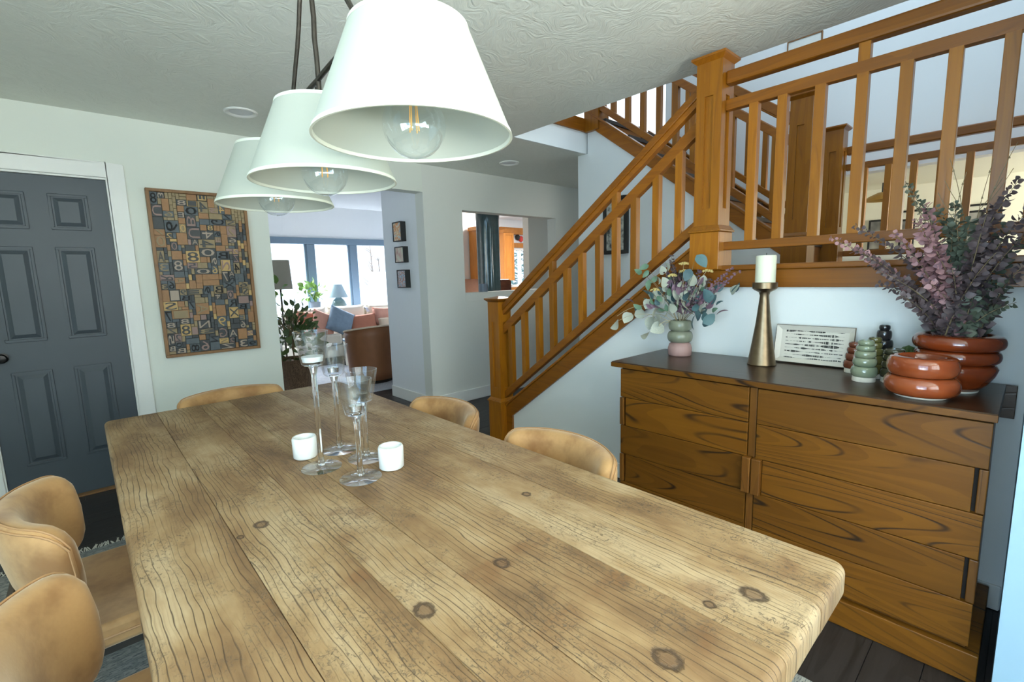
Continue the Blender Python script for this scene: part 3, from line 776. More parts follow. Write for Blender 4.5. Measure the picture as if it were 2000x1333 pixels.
# ================================================================== DINING TABLE
def make_table():
    tb = thing('dining_table', (0.55, 1.47, 0), 'long weathered reclaimed wood dining table with knots and dark grain', 'table')
    xs = [0.016, 0.205, 0.372, 0.500, 0.735, 0.905, 1.085]
    Y0, Y1, ZT, TH = 0.205, 2.735, 0.760, 0.068
    rr = random.Random(5)
    for i in range(len(xs)-1):
        a, b = xs[i], xs[i+1]
        bm = bmesh.new()
        dz = rr.uniform(-0.0014, 0.0)
        vs = [bm.verts.new(p) for p in MB().box(a+0.0006, b-0.0006, Y0+rr.uniform(0, .003), Y1-rr.uniform(0, .003), ZT-TH+dz, ZT+dz).v]
        for f in [(0, 3, 2, 1), (4, 5, 6, 7), (0, 1, 5, 4), (1, 2, 6, 5), (2, 3, 7, 6), (3, 0, 4, 7)]: bm.faces.new([vs[k] for k in f])
        bm.edges.ensure_lookup_table()
        first, last = i == 0, i == len(xs)-2
        corner = [e for e in bm.edges if abs(e.verts[0].co.z-e.verts[1].co.z) > 0.03 and ((first and e.verts[0].co.x < a+0.01) or (last and e.verts[0].co.x > b-0.01))]
        if corner: bmesh.ops.bevel(bm, geom=corner, offset=0.030, segments=5, affect='EDGES', profile=0.5)
        ends = [e for e in bm.edges if abs(e.verts[0].co.z-e.verts[1].co.z) < 1e-4 and not (
                abs(e.verts[0].co.y-e.verts[1].co.y) > 1.0 and not ((first and e.verts[0].co.x < a+0.01) or (last and e.verts[0].co.x > b-0.01)))]
        ends = [e for e in ends if len(e.link_faces) == 2 and abs(e.link_faces[0].normal.z-e.link_faces[1].normal.z) > 0.5 or True]
        bm.normal_update()
        ends = [e for e in ends if abs(abs(e.link_faces[0].normal.z)-abs(e.link_faces[1].normal.z)) > 0.5]
        bmesh.ops.bevel(bm, geom=ends, offset=0.016, segments=4, affect='EDGES', profile=0.5)
        # soft joint between planks
        bm.normal_update()
        bmesh.ops.recalc_face_normals(bm, faces=bm.faces[:])
        me = bpy.data.meshes.new('table_plank'); bm.to_mesh(me); bm.free()
        o = obj('table_plank', me, 'table', tb, bevel=0.0012, smooth=True, angle=30)
    for x in (0.14, 0.96):
        for y in (0.42, 2.52):
            obj('leg', MB().frustum(x, y, 0.0, ZT-TH-0.001, 0.040, 0.040, 0.055, 0.055), 'tableleg', tb, 0.006)
    for x in (0.10, 0.98):
        obj('apron', MB().box(x, x+0.03, 0.47, 2.47, 0.59, ZT-TH-0.002), 'tableleg', tb, 0.003)
    for y in (0.40, 2.51):
        obj('apron', MB().box(0.19, 0.91, y, y+0.03, 0.59, ZT-TH-0.002), 'tableleg', tb, 0.003)
make_table()

# rug
rug = tag(obj('area_rug', MB().box(-0.80, 1.625, -0.35, 3.16, 0.0008, 0.011), 'rug', bevel=0.003), 'flat woven grey rug with pale fringe under the dining table', 'rug')
fg = MB(); rf = random.Random(11)
for k in range(330):
    x = -0.79+2.4*k/330+rf.uniform(-.004, .004); l = rf.uniform(0.045, 0.07); a = rf.uniform(-0.02, 0.02)
    fg.tube([(x, 3.155, 0.008), (x+a*0.5, 3.16+l*0.5, 0.006), (x+a, 3.16+l, 0.003)], 0.0026, 4)
obj('fringe', fg, 'fringe', rug, kind='stuff')

# ================================================================== CHAIRS
def make_chair():
    """faces +x in its own frame, origin on the floor under the seat centre"""
    c = thing('dining_chair', (0, 0, 0), 'x', 'chair', 'tan suede dining chairs')
    A, B = 0.170, 0.228
    TH = R(72)
    zc, hh, th = 0.648, 0.116, 0.036
    NU, NV = 33, 20
    def frame(u):
        a = TH*u
        p = Vector((-0.045-A*math.cos(a), B*math.sin(a), 0))
        nrm = Vector((-math.cos(a)/A, math.sin(a)/B, 0)).normalized()   # outward
        return p, nrm
    def surf(u, ph, grow=0.0):
        p, n = frame(u)
        e = max(0.0, (abs(u)-0.72)/0.28)
        k = math.sqrt(max(0.0, 1-e**2.6))
        H = hh*max(k, 0.02)*(1.0+0.10*(1-u*u)); T = (th*max(k**0.7, 0.05))+grow
        cs, sn = math.cos(ph), math.sin(ph)
        q = 0.62
        cz = math.copysign(abs(sn)**q, sn); cx = math.copysign(abs(cs)**q, cs)
        z = zc+cz*(H+grow)
        lean = (z-zc)*0.16
        return p+n*(cx*T+lean+0.010)+Vector((0, 0, z))
    mb = MB().grid(lambda i, j: surf(-1+2*i/(NU-1), 2*PI*j/NV), NU, NV, False, True)
    mb.f.append(tuple(range(NV))); mb.f.append(tuple(range((NU-1)*NV, NU*NV)))
    bk = obj('backrest', mb, 'suede', c, smooth=True, angle=80)
    for ph in (1.02, 1.34):   # twin piping along the outer edge
        path = [surf(-0.97+1.94*i/40, ph, 0.0005) for i in range(41)] + [surf(0.97-1.94*i/40, -ph, 0.0005) for i in range(41)]
        path.append(path[0])
        obj('piping', MB().tube(path, 0.0028, 5), 'piping', bk, smooth=True)
    # seat: rounded slab with welt line
    def rr(x0, x1, y0, y1, r, n=6):
        pts = []
        for (cx, cy, a0) in ((x1-r, y1-r, 0), (x0+r, y1-r, 90), (x0+r, y0+r, 180), (x1-r, y0+r, 270)):
            for k in range(n+1):
                a = R(a0+90*k/n); pts.append((cx+r*math.cos(a), cy+r*math.sin(a)))
        return pts
    seat = obj('seat', MB().prism(rr(-0.200, 0.255, -0.235, 0.235, 0.06), 'z', 0.405, 0.472), 'suede', c, 0.014, seg=3, smooth=True)
    pts = rr(-0.201, 0.256, -0.236, 0.236, 0.06)
    obj('piping', MB().tube([(p[0], p[1], 0.438) for p in pts]+[(pts[0][0], pts[0][1], 0.438)], 0.0035, 5), 'piping', seat)
    obj('seat_base', MB().prism(rr(-0.185, 0.235, -0.215, 0.215, 0.05), 'z', 0.380, 0.4055), 'legmetal', c)
    # flat metal legs; rear ones run up to hold the backrest
    for s in (-1, 1):
        obj('leg', MB().prism([(0.21, 0.40), (0.24, 0.40), (0.250, 0.0), (0.232, 0.0)], 'y', s*0.235-0.006, s*0.235+0.006), 'legmetal', c, 0.002)
        yy = s*0.168
        obj('leg', MB().prism([(-0.235, 0.58), (-0.205, 0.58), (-0.200, 0.38), (-0.240, 0.0), (-0.258, 0.0), (-0.230, 0.38)], 'y', yy-0.006, yy+0.006), 'legmetal', c, 0.002)
        obj('seat_bracket', MB().box(-0.24, -0.19, yy-0.008, yy+0.008, 0.385, 0.41), 'legmetal', c)
    obj('back_bar', MB().box(-0.250, -0.236, -0.172, 0.172, 0.545, 0.580), 'legmetal', c, 0.002)
    return c
chair0 = make_chair()
spots = [(0.03, 1.775, 0.0, 'tan suede dining chair on the door side of the table, farther of the two'),
         (0.055, 1.07, 0.0, 'tan suede dining chair at the lower left, nearest of all the chairs'),
         (0.99, 1.05, PI, 'tan suede dining chair between the table and the sideboard'),
         (0.99, 1.74, PI, 'tan suede dining chair between the table and the foot of the stairs'),
         (0.54, 2.66, -PI/2, 'tan suede dining chair at the far end of the table below the letter block art')]
for i, (x, y, a, lab) in enumerate(spots):
    o = chair0 if i == 0 else copy_tree(chair0)
    o.location = (x, y, 0.0115); o.rotation_euler = (0, 0, a); o['label'] = lab

# ================================================================== SIDEBOARD
def make_sideboard():
    s = thing('sideboard', (2.24, 0.72, 0), 'wide walnut sideboard with plank front and dark top against the stair wall', 'sideboard')
    obj('carcass', MB().box(2.012, 2.485, 0.055, 1.378, 0.102, 0.872), 'teakV', s, 0.002)
    obj('plinth', MB().box(1.985, 2.485, 0.022, 1.40, 0.0008, 0.102), 'teak', s, 0.003)
    obj('top', MB().prism([(1.978, 0.878), (1.984, 0.872), (2.49, 0.872), (2.49, 0.90), (1.984, 0.90), (1.978, 0.894)], 'y', 0.040, 1.432), 'teaktop', s, 0.002)
    obj('top_edge', MB().box(1.9755, 1.9795, 0.040, 1.432, 0.8745, 0.8965), 'teak', s, 0.001)
    obj('back_rail', MB().box(2.487, 2.505, 0.010, 1.432, 0.775, 0.8995), 'teaktop', s, 0.002)
    rows = [0.868, 0.720, 0.572, 0.421, 0.270, 0.120]
    for k in range(5):
        z1, z0 = rows[k]-0.0012, rows[k+1]+0.0012
        short = k in (1, 3)
        a0 = 0.078 if short else 0.048
        b1 = 1.352 if short else 1.382
        x0 = 1.990
        mid = k == 2
        obj('front_board', MB().box(x0, 2.0125, a0, 0.692 if mid else 0.720, z0, z1), 'teak', s, 0.0018)
        obj('front_board', MB().box(x0, 2.0125, 0.770 if mid else 0.755, b1, z0, z1), 'teak', s, 0.0018)
        if short:
            obj('slot', MB().box(2.009, 2.0125, 0.066, 0.078, z0, z1), 'slot', s)
            obj('pull_block', MB().box(1.990, 2.0125, 0.046, 0.068, z0+0.001, z1-0.001), 'teakV', s, 0.003)
            obj('pull_block', MB().box(1.985, 2.0125, 1.362, 1.384, z0+0.001, z1-0.001), 'teakV', s, 0.003)
        if mid:
            obj('pull_block', MB().box(1.972, 2.0125, 0.694, 0.7305, z0-0.004, z1+0.002), 'teakV', s, 0.004)
            obj('pull_block', MB().box(1.972, 2.0125, 0.7335, 0.768, z0-0.004, z1+0.002), 'teakV', s, 0.004)
    for (z0, z1) in ((0.574, 0.868), (0.120, 0.417)):
        obj('centre_stile', MB().box(1.994, 2.0125, 0.7235, 0.752, z0, z1), 'teakV', s, 0.002)
make_sideboard()

# ================================================================== CHANDELIER
def make_chandelier():
    c = thing('chandelier', (0.55, 1.4, CE), 'three shade linear chandelier with dark forged branch rods over the dining table', 'chandelier')
    ctr = [(0.560, 0.906), (0.579, 1.446), (0.598, 1.979)]
    zr = 1.641
    def wob(p0, p1, n=9, amp=0.004, seed=1):
        q = random.Random(seed); out = []
        for i in range(n):
            t = i/(n-1); p = Vector(p0).lerp(Vector(p1), t)
            if 0 < i < n-1: p += Vector((q.uniform(-amp, amp), q.uniform(-amp, amp), 0))
            out.append(p)
        return out
    ax = lambda y: 0.579+0.0353*(y-1.446)
    obj('canopy', MB().lathe([(0.0, 0.0), (0.075, 0.0), (0.075, -0.014), (0.05, -0.022), (0.0, -0.022)], (ax(1.45), 1.45, CE-0.0005), 32, False), 'bronze', c, smooth=True)
    # stem, slanting hangers, and the long branch that carries the shades
    rods = [((1.445, 2.42), (1.441, 1.872), 0.0075), ((1.395, 2.42), (1.69, 1.918), 0.0068), ((1.50, 2.42), (1.13, 1.944), 0.0068),
            ((1.441, 1.925), (0.906, 1.958), 0.0070), ((1.441, 1.925), (1.98, 1.905), 0.0070),
            ((0.906, 1.960), (0.906, 1.872), 0.0070), ((1.98, 1.907), (1.98, 1.872), 0.0070)]
    for i, (a, b, r) in enumerate(rods):
        obj('branch_rod', MB().tube(wob((ax(a[0]), *a), (ax(b[0]), *b), 11, 0.0018, i), r, 8), 'bronze', c, smooth=True)
    for i, (x, y) in enumerate(ctr):
        r0, r1, h = 0.205, 0.120, 0.2135
        mb = MB()
        prof = [(r0, 0), (r1, h), (r1-0.003, h), (r0-0.003, 0)]
        mb.lathe(prof+[prof[0]], (x, y, zr), 64, False)
        sh = obj('lamp_shade', mb, 'shade', c, smooth=True, angle=30)
        obj('shade_hem', MB().lathe([(r0+0.001, -0.0015), (r0-0.0022, 0.008), (r0-0.0058, 0.008), (r0-0.0036, -0.0015), (r0+0.001, -0.0015)], (x, y, zr), 64, False), 'shadeedge', sh, smooth=True, angle=30)
        obj('shade_hem', MB().lathe([(r1+0.0038, h-0.008), (r1+0.001, h+0.0015), (r1-0.0034, h+0.0015), (r1-0.001, h-0.008), (r1+0.0038, h-0.008)], (x, y, zr), 64, False), 'shadeedge', sh, smooth=True, angle=30)
        sp = MB()
        for k in range(3):
            a = 2*PI*k/3+0.4
            sp.tube([(x, y, zr+h-0.01), (x+math.cos(a)*(r1-0.002), y+math.sin(a)*(r1-0.002), zr+h-0.002)], 0.0022, 6)
        obj('shade_spider', sp, 'bronze', sh)
        obj('socket', MB().lathe([(0.0, h+0.05), (0.009, h+0.05), (0.009, h-0.03), (0.021, h-0.035), (0.021, h-0.092), (0.0, h-0.092)], (x, y, zr), 20, False), 'bronze', c, smooth=True)
        # clear globe bulb
        br, bz = 0.066, 0.026
        pr_ = [(0.0, bz-br)]
        for k in range(1, 17):
            a = -PI/2+k*(PI*0.86)/16
            pr_.append((br*math.cos(a), bz+br*math.sin(a)))
        pr_ += [(0.017, bz+br*1.10), (0.0145, bz+br*1.28)]
        bl = obj('bulb', MB().lathe(pr_, (x, y, zr), 32, False), 'bulbglass', c, smooth=True, angle=80)
        obj('bulb_base', MB().lathe([(0.0, bz+br*1.25), (0.0135, bz+br*1.25), (0.0135, bz+br*1.25+0.028), (0.0, bz+br*1.25+0.03)], (x, y, zr), 16, False), 'brassbase', bl, smooth=True)
        fl = MB()
        for k in range(4):
            a = 2*PI*k/4+0.5
            fl.tube([(x+0.007*math.cos(a), y+0.007*math.sin(a), zr+bz+br*0.95), (x+0.011*math.cos(a), y+0.011*math.sin(a), zr+bz-0.012)], 0.0012, 5)
        obj('filament', fl, 'filament', bl)
        obj('glass_stem', MB().lathe([(0.0, bz+0.02), (0.004, bz+0.02), (0.009, bz+br*1.2), (0.0, bz+br*1.2)], (x, y, zr), 12, False), 'bulbglass', bl, smooth=True)
make_chandelier()

# ================================================================== TABLE SETTING
M['thin'] = pane_mat('thin_glass', 0.06)
def candle_glass(x, y, h, label, filled, tl=None):
    z = 0.7605
    g = thing('candle_holder', (x, y, z), label, 'candle holder', 'stemmed glass candle holders')
    ch = 0.105; rt, rb = 0.051, 0.033
    b = h-ch
    # foot + stem as one solid of glass
    obj('foot', MB().lathe([(0.0, 0.0), (0.060, 0.0), (0.0612, 0.0015), (0.060, 0.0032), (0.03, 0.0055), (0.012, 0.010), (0.0, 0.010)], (x, y, z), 40, False), 'thin', g, smooth=True, angle=60)
    obj('stem', MB().lathe([(0.0, 0.010), (0.012, 0.010), (0.0085, 0.022), (0.0078, b*0.5), (0.0085, b-0.03), (0.012, b-0.012), (0.016, b), (0.0, b)], (x, y, z), 20, False), 'glass', g, smooth=True, angle=60)
    obj('cup', MB().lathe([(0.0, b), (rb-0.006, b), (rb, b+0.005), (rt, h), (rt-0.0022, h+0.0008), (rt-0.004, h), (rb-0.003, b+0.011), (0.0, b+0.010)], (x, y, z), 48, False), 'thin', g, smooth=True, angle=60)
    zz = b+0.012
    if filled:
        cd = tag(obj('wax_fill', MB().lathe([(0.0, 0.0), (rb-0.0035, 0.0), (rb-0.0005, 0.016), (0.0, 0.0165)], (x, y, z+zz), 32, False), 'tealight', smooth=True, angle=50), 'flat layer of white wax in the tallest glass holder', 'candle', 'candles in the glass holders')
    else:
        cd = thing('tealight', (x, y, z+zz), tl, 'candle', 'candles in the glass holders')
        obj('cup', MB().lathe([(0.0, 0.0), (0.0185, 0.0), (0.0192, 0.015), (0.0182, 0.015), (0.0178, 0.010)], (x, y, z+zz), 28, False), 'alu', cd, smooth=True)
        obj('wax', MB().lathe([(0.0, 0.001), (0.0175, 0.001), (0.0178, 0.0108), (0.0, 0.0108)], (x, y, z+zz), 24, False), 'tealight', cd, smooth=True, angle=50)
        obj('wick', MB().tube([(x, y, z+zz+0.0105), (x+0.001, y, z+zz+0.017)], 0.0007, 5), 'slot', cd)
candle_glass(0.509, 1.481, 0.437, 'tallest stemmed glass candle holder on the table', True)
candle_glass(0.615, 1.596, 0.372, 'second tallest stemmed glass candle holder, farthest from the camera', False, 'tealight in the second tallest glass holder')
candle_glass(0.648, 1.453, 0.300, 'short stemmed glass candle holder beside the right marble cup', False, 'tealight in the short glass holder beside the right marble cup')
candle_glass(0.563, 1.315, 0.302, 'short stemmed glass candle holder nearest the camera', False, 'tealight in the short glass holder nearest the camera')
def votive(x, y, label):
    z = 0.7605
    v = obj('marble_votive', MB().lathe([(0.0, 0.0), (0.034, 0.0), (0.038, 0.004), (0.039, 0.066), (0.036, 0.072), (0.031, 0.072), (0.029, 0.068), (0.028, 0.030), (0.0, 0.028)], (x, y, z), 40, False), 'marble', smooth=True, angle=50)
    tag(v, label, 'votive cup', 'white marble cups')
votive(0.505, 1.615, 'white marble votive cup left of the glass candle holders')
votive(0.668, 1.320, 'white marble votive cup right of the glass candle holders')

# ================================================================== THINGS ON THE SIDEBOARD
ZT = 0.9005
def bulges(segs, n=8):
    """segs: list of (r_neck_low, r_max, r_neck_high, z0, z1) -> profile of stacked rings"""
    out = []
    for (ra, rm, rb, z0, z1) in segs:
        for k in range(n+1):
            t = k/n; base = ra+(rb-ra)*t
            out.append((base+(rm-max(ra, rb))*math.sin(PI*t)**0.72 if 0 < k < n else base, z0+(z1-z0)*t))
    return out
def ring_bulge(r_in, R0, z0, z1, n=12):
    """half-ellipse bulging outwards between two necks"""
    out = []
    for k in range(n+1):
        a = -PI/2+PI*k/n
        out.append((r_in+(R0-r_in)*math.cos(a)**0.75 if abs(math.cos(a)) > 1e-6 else r_in, (z0+z1)/2+(z1-z0)/2*math.sin(a)))
    return out
# stacked vase with dried bouquet
VX, VY = 2.352, 1.257
v = thing('bud_vase', (VX, VY, ZT), 'small stacked bubble vase, grey green over mauve, holding the dried bouquet', 'vase')
obj('lower_body', MB().lathe([(0.0, 0.0), (0.056, 0.0), (0.060, 0.006), (0.061, 0.040), (0.055, 0.062), (0.042, 0.072)], (VX, VY, ZT), 36, False), 'vasepink', v, smooth=True, angle=60)
obj('upper_body', MB().lathe(ring_bulge(0.042, 0.065, 0.072, 0.132)+ring_bulge(0.042, 0.060, 0.134, 0.190)+[(0.036, 0.188), (0.030, 0.15), (0.0, 0.14)], (VX, VY, ZT), 36, False), 'vasegreen', v, smooth=True, angle=50)

def leaf_mesh(name, L, Wd, cup=0.25, n=7, mat='lf_pale', rounded=1.0):
    """leaf lying along +x from its stalk at the origin, cupped a little, with a midrib fold"""
    mb = MB(); vs = []; fs = []
    for i in range(n+1):
        t = i/n
        w = Wd/2*math.sin(PI*min(1, max(0, t**(0.75/rounded))))**0.75 if 0 < i < n else 0.0006
        z = cup*L*math.sin(PI*t)*0.35
        vs += [(t*L, -w, z+w*0.22), (t*L, 0, z), (t*L, w, z+w*0.22)]
    for i in range(n):
        a = i*3
        fs += [(a, a+3, a+4, a+1), (a+1, a+4, a+5, a+2)]
    me = mb.add(vs, fs).mesh(name)
    me.polygons.foreach_set('use_smooth', [True]*len(me.polygons))
    me.materials.append(M[mat])
    return me
def aim_matrix(p, d, roll, s=1.0):
    d = Vector(d).normalized()
    q = d.to_track_quat('X', 'Z')
    m = Matrix.Translation(p) @ q.to_matrix().to_4x4() @ Matrix.Rotation(roll, 4, 'X') @ Matrix.Scale(s, 4)
    return m
def place_leaf(me, parent, p, d, roll, s=1.0):
    o = bpy.data.objects.new('leaf', me); COL.objects.link(o)
    o.parent = parent; o.matrix_parent_inverse = parent.matrix_basis.inverted()
    o.matrix_basis = aim_matrix(p, d, roll, s)
    return o
def bez(a, b, c, n):
    a, b, c = Vector(a), Vector(b), Vector(c)
    return [a*(1-t)**2+b*2*t*(1-t)+c*t*t for t in [i/(n-1) for i in range(n)]]

def small_bouquet():
    q = random.Random(21)
    b = thing('dried_bouquet', (VX, VY, ZT+0.15), 'dried bouquet of silver dollar leaves, teal eucalyptus and yellow flowers in the small vase', 'dried flowers')
    mouth = Vector((VX, VY, ZT+0.165))
    lf = {k: leaf_mesh('leaf', 1.0, w, 0.3, 7, m, r) for k, w, m, r in (('pale', 0.92, 'lf_pale', 1.0), ('teal', 0.72, 'lf_teal', 1.0), ('green', 0.55, 'lf_green', 1.0), ('purple', 0.5, 'lf_purple', 1.0))}
    pale = [(0.386, 1.049), (0.316, 1.086), (0.252, 1.118), (0.191, 1.169), (0.106, 1.04), (0.003, 1.052), (0.081, 1.202), (0.035, 1.198), (0.015, 1.227), (-0.038, 1.18), (0.138, 1.109), (0.061, 1.133), (0.212, 1.002), (0.166, 1.062), (0.104, 1.091), (-0.063, 1.166)]
    teal = [(-0.055, 1.299), (-0.164, 1.224), (-0.102, 1.2), (-0.16, 1.201), (-0.121, 1.394), (-0.102, 1.12), (-0.153, 1.113), (-0.186, 1.11), (-0.11, 1.087), (-0.069, 1.327), (0.157, 1.21), (-0.154, 1.085)]
    green = [(0.175, 1.276), (0.211, 1.375), (0.199, 1.337), (0.158, 1.306), (0.24, 1.353)]
    yellow = [(-0.028, 1.391), (0.033, 1.331), (-0.034, 1.351), (0.135, 1.256), (-0.155, 1.35)]
    def stem_to(p, mat, r=0.0013):
        m_ = (mouth+p)/2+Vector((0, 0, 0.05+0.15*abs(p.y-VY)))
        mb = MB().tube(bez(mouth-Vector((0, 0, 0.02)), m_, p, 7), [r*1.3, r*1.2, r, r, r, r*0.8, r*0.7], 5)
        return obj('stem', mb, mat, b)
    def flat(lst, key, size, mat, xs):
        for i, (dy, z) in enumerate(lst):
            x = VX-0.02+q.uniform(-xs, xs)
            p = Vector((x, VY+dy, z))
            s = size*q.uniform(0.85, 1.15)
            d = Vector((q.uniform(-.25, .25), dy*2.0+q.uniform(-.4, .4), q.uniform(-0.9, 0.5)))
            if d.length < .2: d = Vector((0, .3, .6))
            d.normalize()
            place_leaf(lf[key], b, p-d*s*0.5, d, q.uniform(1.1, 1.9) if q.random() < .75 else q.uniform(0.3, 2.6), s)
            if i % 2 == 0: stem_to(p-d*s*0.5, mat)
    flat(pale, 'pale', 0.074, 'stempale', 0.05)
    flat(teal, 'teal', 0.070, 'stem', 0.05)
    flat(green, 'green', 0.055, 'stem', 0.02)
    # arching stem that carries the hanging dollar leaves
    obj('stem', MB().tube(bez(mouth, (VX-0.02, VY+0.16, 1.25), (VX-0.02, VY+0.39, 1.095), 12), 0.0013, 5), 'stempale', b)
    for i in range(125):      # inner filling leaves
        k = q.choice(['pale', 'pale', 'teal', 'purple', 'purple', 'green'])
        dy = q.gauss(0, 0.085); z = 1.12+abs(q.gauss(0, 0.085))
        p = Vector((VX+q.uniform(-.06, .05), VY+dy, z)); d = (p-mouth).normalized()+Vector((q.uniform(-.5, .5), q.uniform(-.5, .5), q.uniform(-.3, .3)))
        place_leaf(lf[k], b, p, d, q.uniform(0, 3), q.uniform(0.040, 0.066))
    for (dy, z) in yellow:
        p = Vector((VX-0.03, VY+dy, z)); stem_to(p, 'stempale', 0.0011)
        mb = MB()
        for i in range(34):
            a = q.uniform(0, 2*PI); r = 0.024*math.sqrt(q.random())
            c_ = p+Vector((r*math.cos(a), r*math.sin(a), 0.006*q.random()-0.010*(r/0.024)))
            mb.frustum(c_.x, c_.y, c_.z-0.003, c_.z+0.003, 0.0022, 0.0022, 0.0035, 0.0035)
        obj('flower_head', mb, 'lf_yellow', b)
    # purple spikes
    for (tip, mat, n) in (((VX-0.02, VY-0.30, 1.335), 'lf_purple', 16), ((VX-0.03, VY-0.27, 1.355), 'lf_purple', 14), ((VX+0.01, VY+0.065, 1.425), 'lf_plum', 16), ((VX, VY+0.09, 1.34), 'lf_plum', 12),
                          ((VX+0.02, VY+0.015, 1.34), 'lf_plum', 12), ((VX+0.03, VY+0.12, 1.30), 'lf_plum', 12), ((VX-0.01, VY-0.03, 1.33), 'lf_purple', 12), ((VX+0.03, VY-0.14, 1.30), 'lf_plum', 12), ((VX, VY+0.045, 1.37), 'lf_plum', 14), ((VX+0.02, VY-0.09, 1.345), 'lf_purple', 12)):
        tip = Vector(tip); pth = bez(mouth, (mouth+tip)/2+Vector((0, 0, 0.02)), tip, n+6)
        obj('stem', MB().tube(pth, 0.001, 5), 'stem', b)
        mb = MB()
        for i in range(5, n+6):
            for k in range(4):
                a = q.uniform(0, 2*PI); s = 0.019*(1-0.5*(i/(n+6)))
                c_ = pth[i]+Vector((math.cos(a)*s, math.sin(a)*s*0.8, q.uniform(-.004, .008)))
                mb.frustum(c_.x, c_.y, c_.z-s*0.35, c_.z+s*0.35, s*0.2, s*0.2, s*0.42, s*0.42)
        obj('flower_spike', mb, mat, b)
small_bouquet()

# brass candlestick with pillar candle
CX, CY = 2.352, 0.842
cs = obj('candlestick', MB().lathe([(0.0, 0.0), (0.061, 0.0), (0.062, 0.003), (0.060, 0.008), (0.046, 0.10), (0.032, 0.20), (0.0215, 0.30), (0.0195, 0.325), (0.024, 0.340), (0.046, 0.352), (0.052, 0.358), (0.053, 0.384), (0.050, 0.386), (0.047, 0.384), (0.046, 0.366), (0.0, 0.365)], (CX, CY, ZT), 48, False), 'brass', smooth=True, angle=40)
tag(cs, 'tall flared antique brass candlestick on the sideboard', 'candlestick')
pc = thing('pillar_candle', (CX, CY, ZT+0.366), 'cream pillar candle standing in the brass candlestick', 'candle')
obj('wax_body', MB().lathe([(0.0, 0.0), (0.0425, 0.0), (0.0425, 0.138), (0.040, 0.142), (0.030, 0.139), (0.0, 0.137)], (CX, CY, ZT+0.3665), 40, False), 'wax', pc, smooth=True, angle=50)
obj('wick', MB().tube([(CX, CY, ZT+0.50), (CX+0.002, CY, ZT+0.520)], 0.0012, 6), 'slot', pc)

# printed tray leaning on the wall
def tray():
    e = thing('serving_tray', (2.463, 0.672, ZT), 'rectangular cream tray with rows of black brush marks leaning on the wall', 'tray')
    L, H = 0.160, 0.180
    def at(u, w, d): return (-d, u, w)
    def strip(i0, d0, i1, d1):   # frame between two nested rectangles
        mb = MB(); vs = []
        for (ins, d) in ((i0, d0), (i1, d1)):
            vs += [at(-L+ins, ins, d), at(L-ins, ins, d), at(L-ins, H-ins, d), at(-L+ins, H-ins, d)]
        return mb.add(vs, [(k, (k+1) % 4, 4+(k+1) % 4, 4+k) for k in range(4)])
    base = MB(); vs = [at(-L+.024, .024, .006), at(L-.024, .024, .006), at(L-.024, H-.024, .006), at(-L+.024, H-.024, .006), at(-L+.024, .024, 0), at(L-.024, .024, 0), at(L-.024, H-.024, 0), at(-L+.024, H-.024, 0)]
    base.add(vs, [(0, 1, 2, 3), (7, 6, 5, 4), (0, 1, 5, 4), (1, 2, 6, 5), (2, 3, 7, 6), (3, 0, 4, 7)])
    rim = strip(0.003, 0.020, 0.024, 0.006); r2 = strip(0.0, 0.016, 0.024, 0.0)
    edge = strip(0.0, 0.016, 0.003, 0.020)
    parts = [obj('base', base, 'tray'), obj('rim', rim, 'tray'), obj('rim_back', r2, 'trayrim'), obj('rim_edge', edge, 'trayrim')]
    for p in parts:
        p.parent = e
    e.rotation_euler = (0, R(12), 0)
    e.location = (2.470, 0.668, ZT+0.001)
tray()

# bottles
def bottle(x, y, h, r, tiers, mat, label, foot=True, taper=0.6, topknob=False):
    b = thing('glazed_bottle', (x, y, ZT), label, 'bottle', 'glazed bubble bottles')
    z0 = 0.018 if foot else 0.004
    prof = [(0.0, z0)]
    zz = z0; n = len(tiers)
    tot = sum(tiers)
    for i, tr in enumerate(tiers):
        rr_ = r*(1-(1-taper)*i/max(1, n-1)); hh = (h-z0)*tr/tot
        prof += ring_bulge(rr_*0.74, rr_, zz, zz+hh, 8)
        zz += hh
    prof += [(prof[-1][0]*0.85, h), (prof[-1][0]*0.7, h-0.02), (0.0, h-0.022)]
    obj('body', MB().lathe(prof, (x, y, ZT), 32, False), mat, b, smooth=True, angle=60)
    if foot:
        obj('foot', MB().lathe([(0.0, 0.0), (r*0.86, 0.0), (r*0.88, 0.003), (r*0.86, 0.0185), (0.0, 0.0185)], (x, y, ZT), 32, False), 'biscuit', b, smooth=True, angle=40)
bottle(2.246, 0.424, 0.162, 0.044, [1.25, 1.0, 0.8, 0.65, 0.6], 'sage', 'sage green stacked bubble bottle with white foot, front of the bottle group', True, 0.62)
bottle(2.335, 0.412, 0.165, 0.036, [1.2, 1.0, 0.8, 0.7, 0.6], 'olive', 'olive gold bubble bottle just behind the sage green one', True, 0.62)
bottle(2.405, 0.490, 0.130, 0.040, [1.2, 1.0, 0.85, 0.7], 'rustb', 'dark rust bubble bottle beside the printed tray', True, 0.62)
bottle(2.44, 0.402, 0.205, 0.046, [1.3, 1.1, 1.0, 0.95, 0.5], 'black', 'tall glossy black bubble bottle at the back of the bottle group', False, 0.42)
bottle(2.290, 0.342, 0.130, 0.042, [1.5, 1.2, 1.0, 0.8], 'darkgreen', 'dark moss bubble bottle beside the round terracotta bowl', True, 0.80)
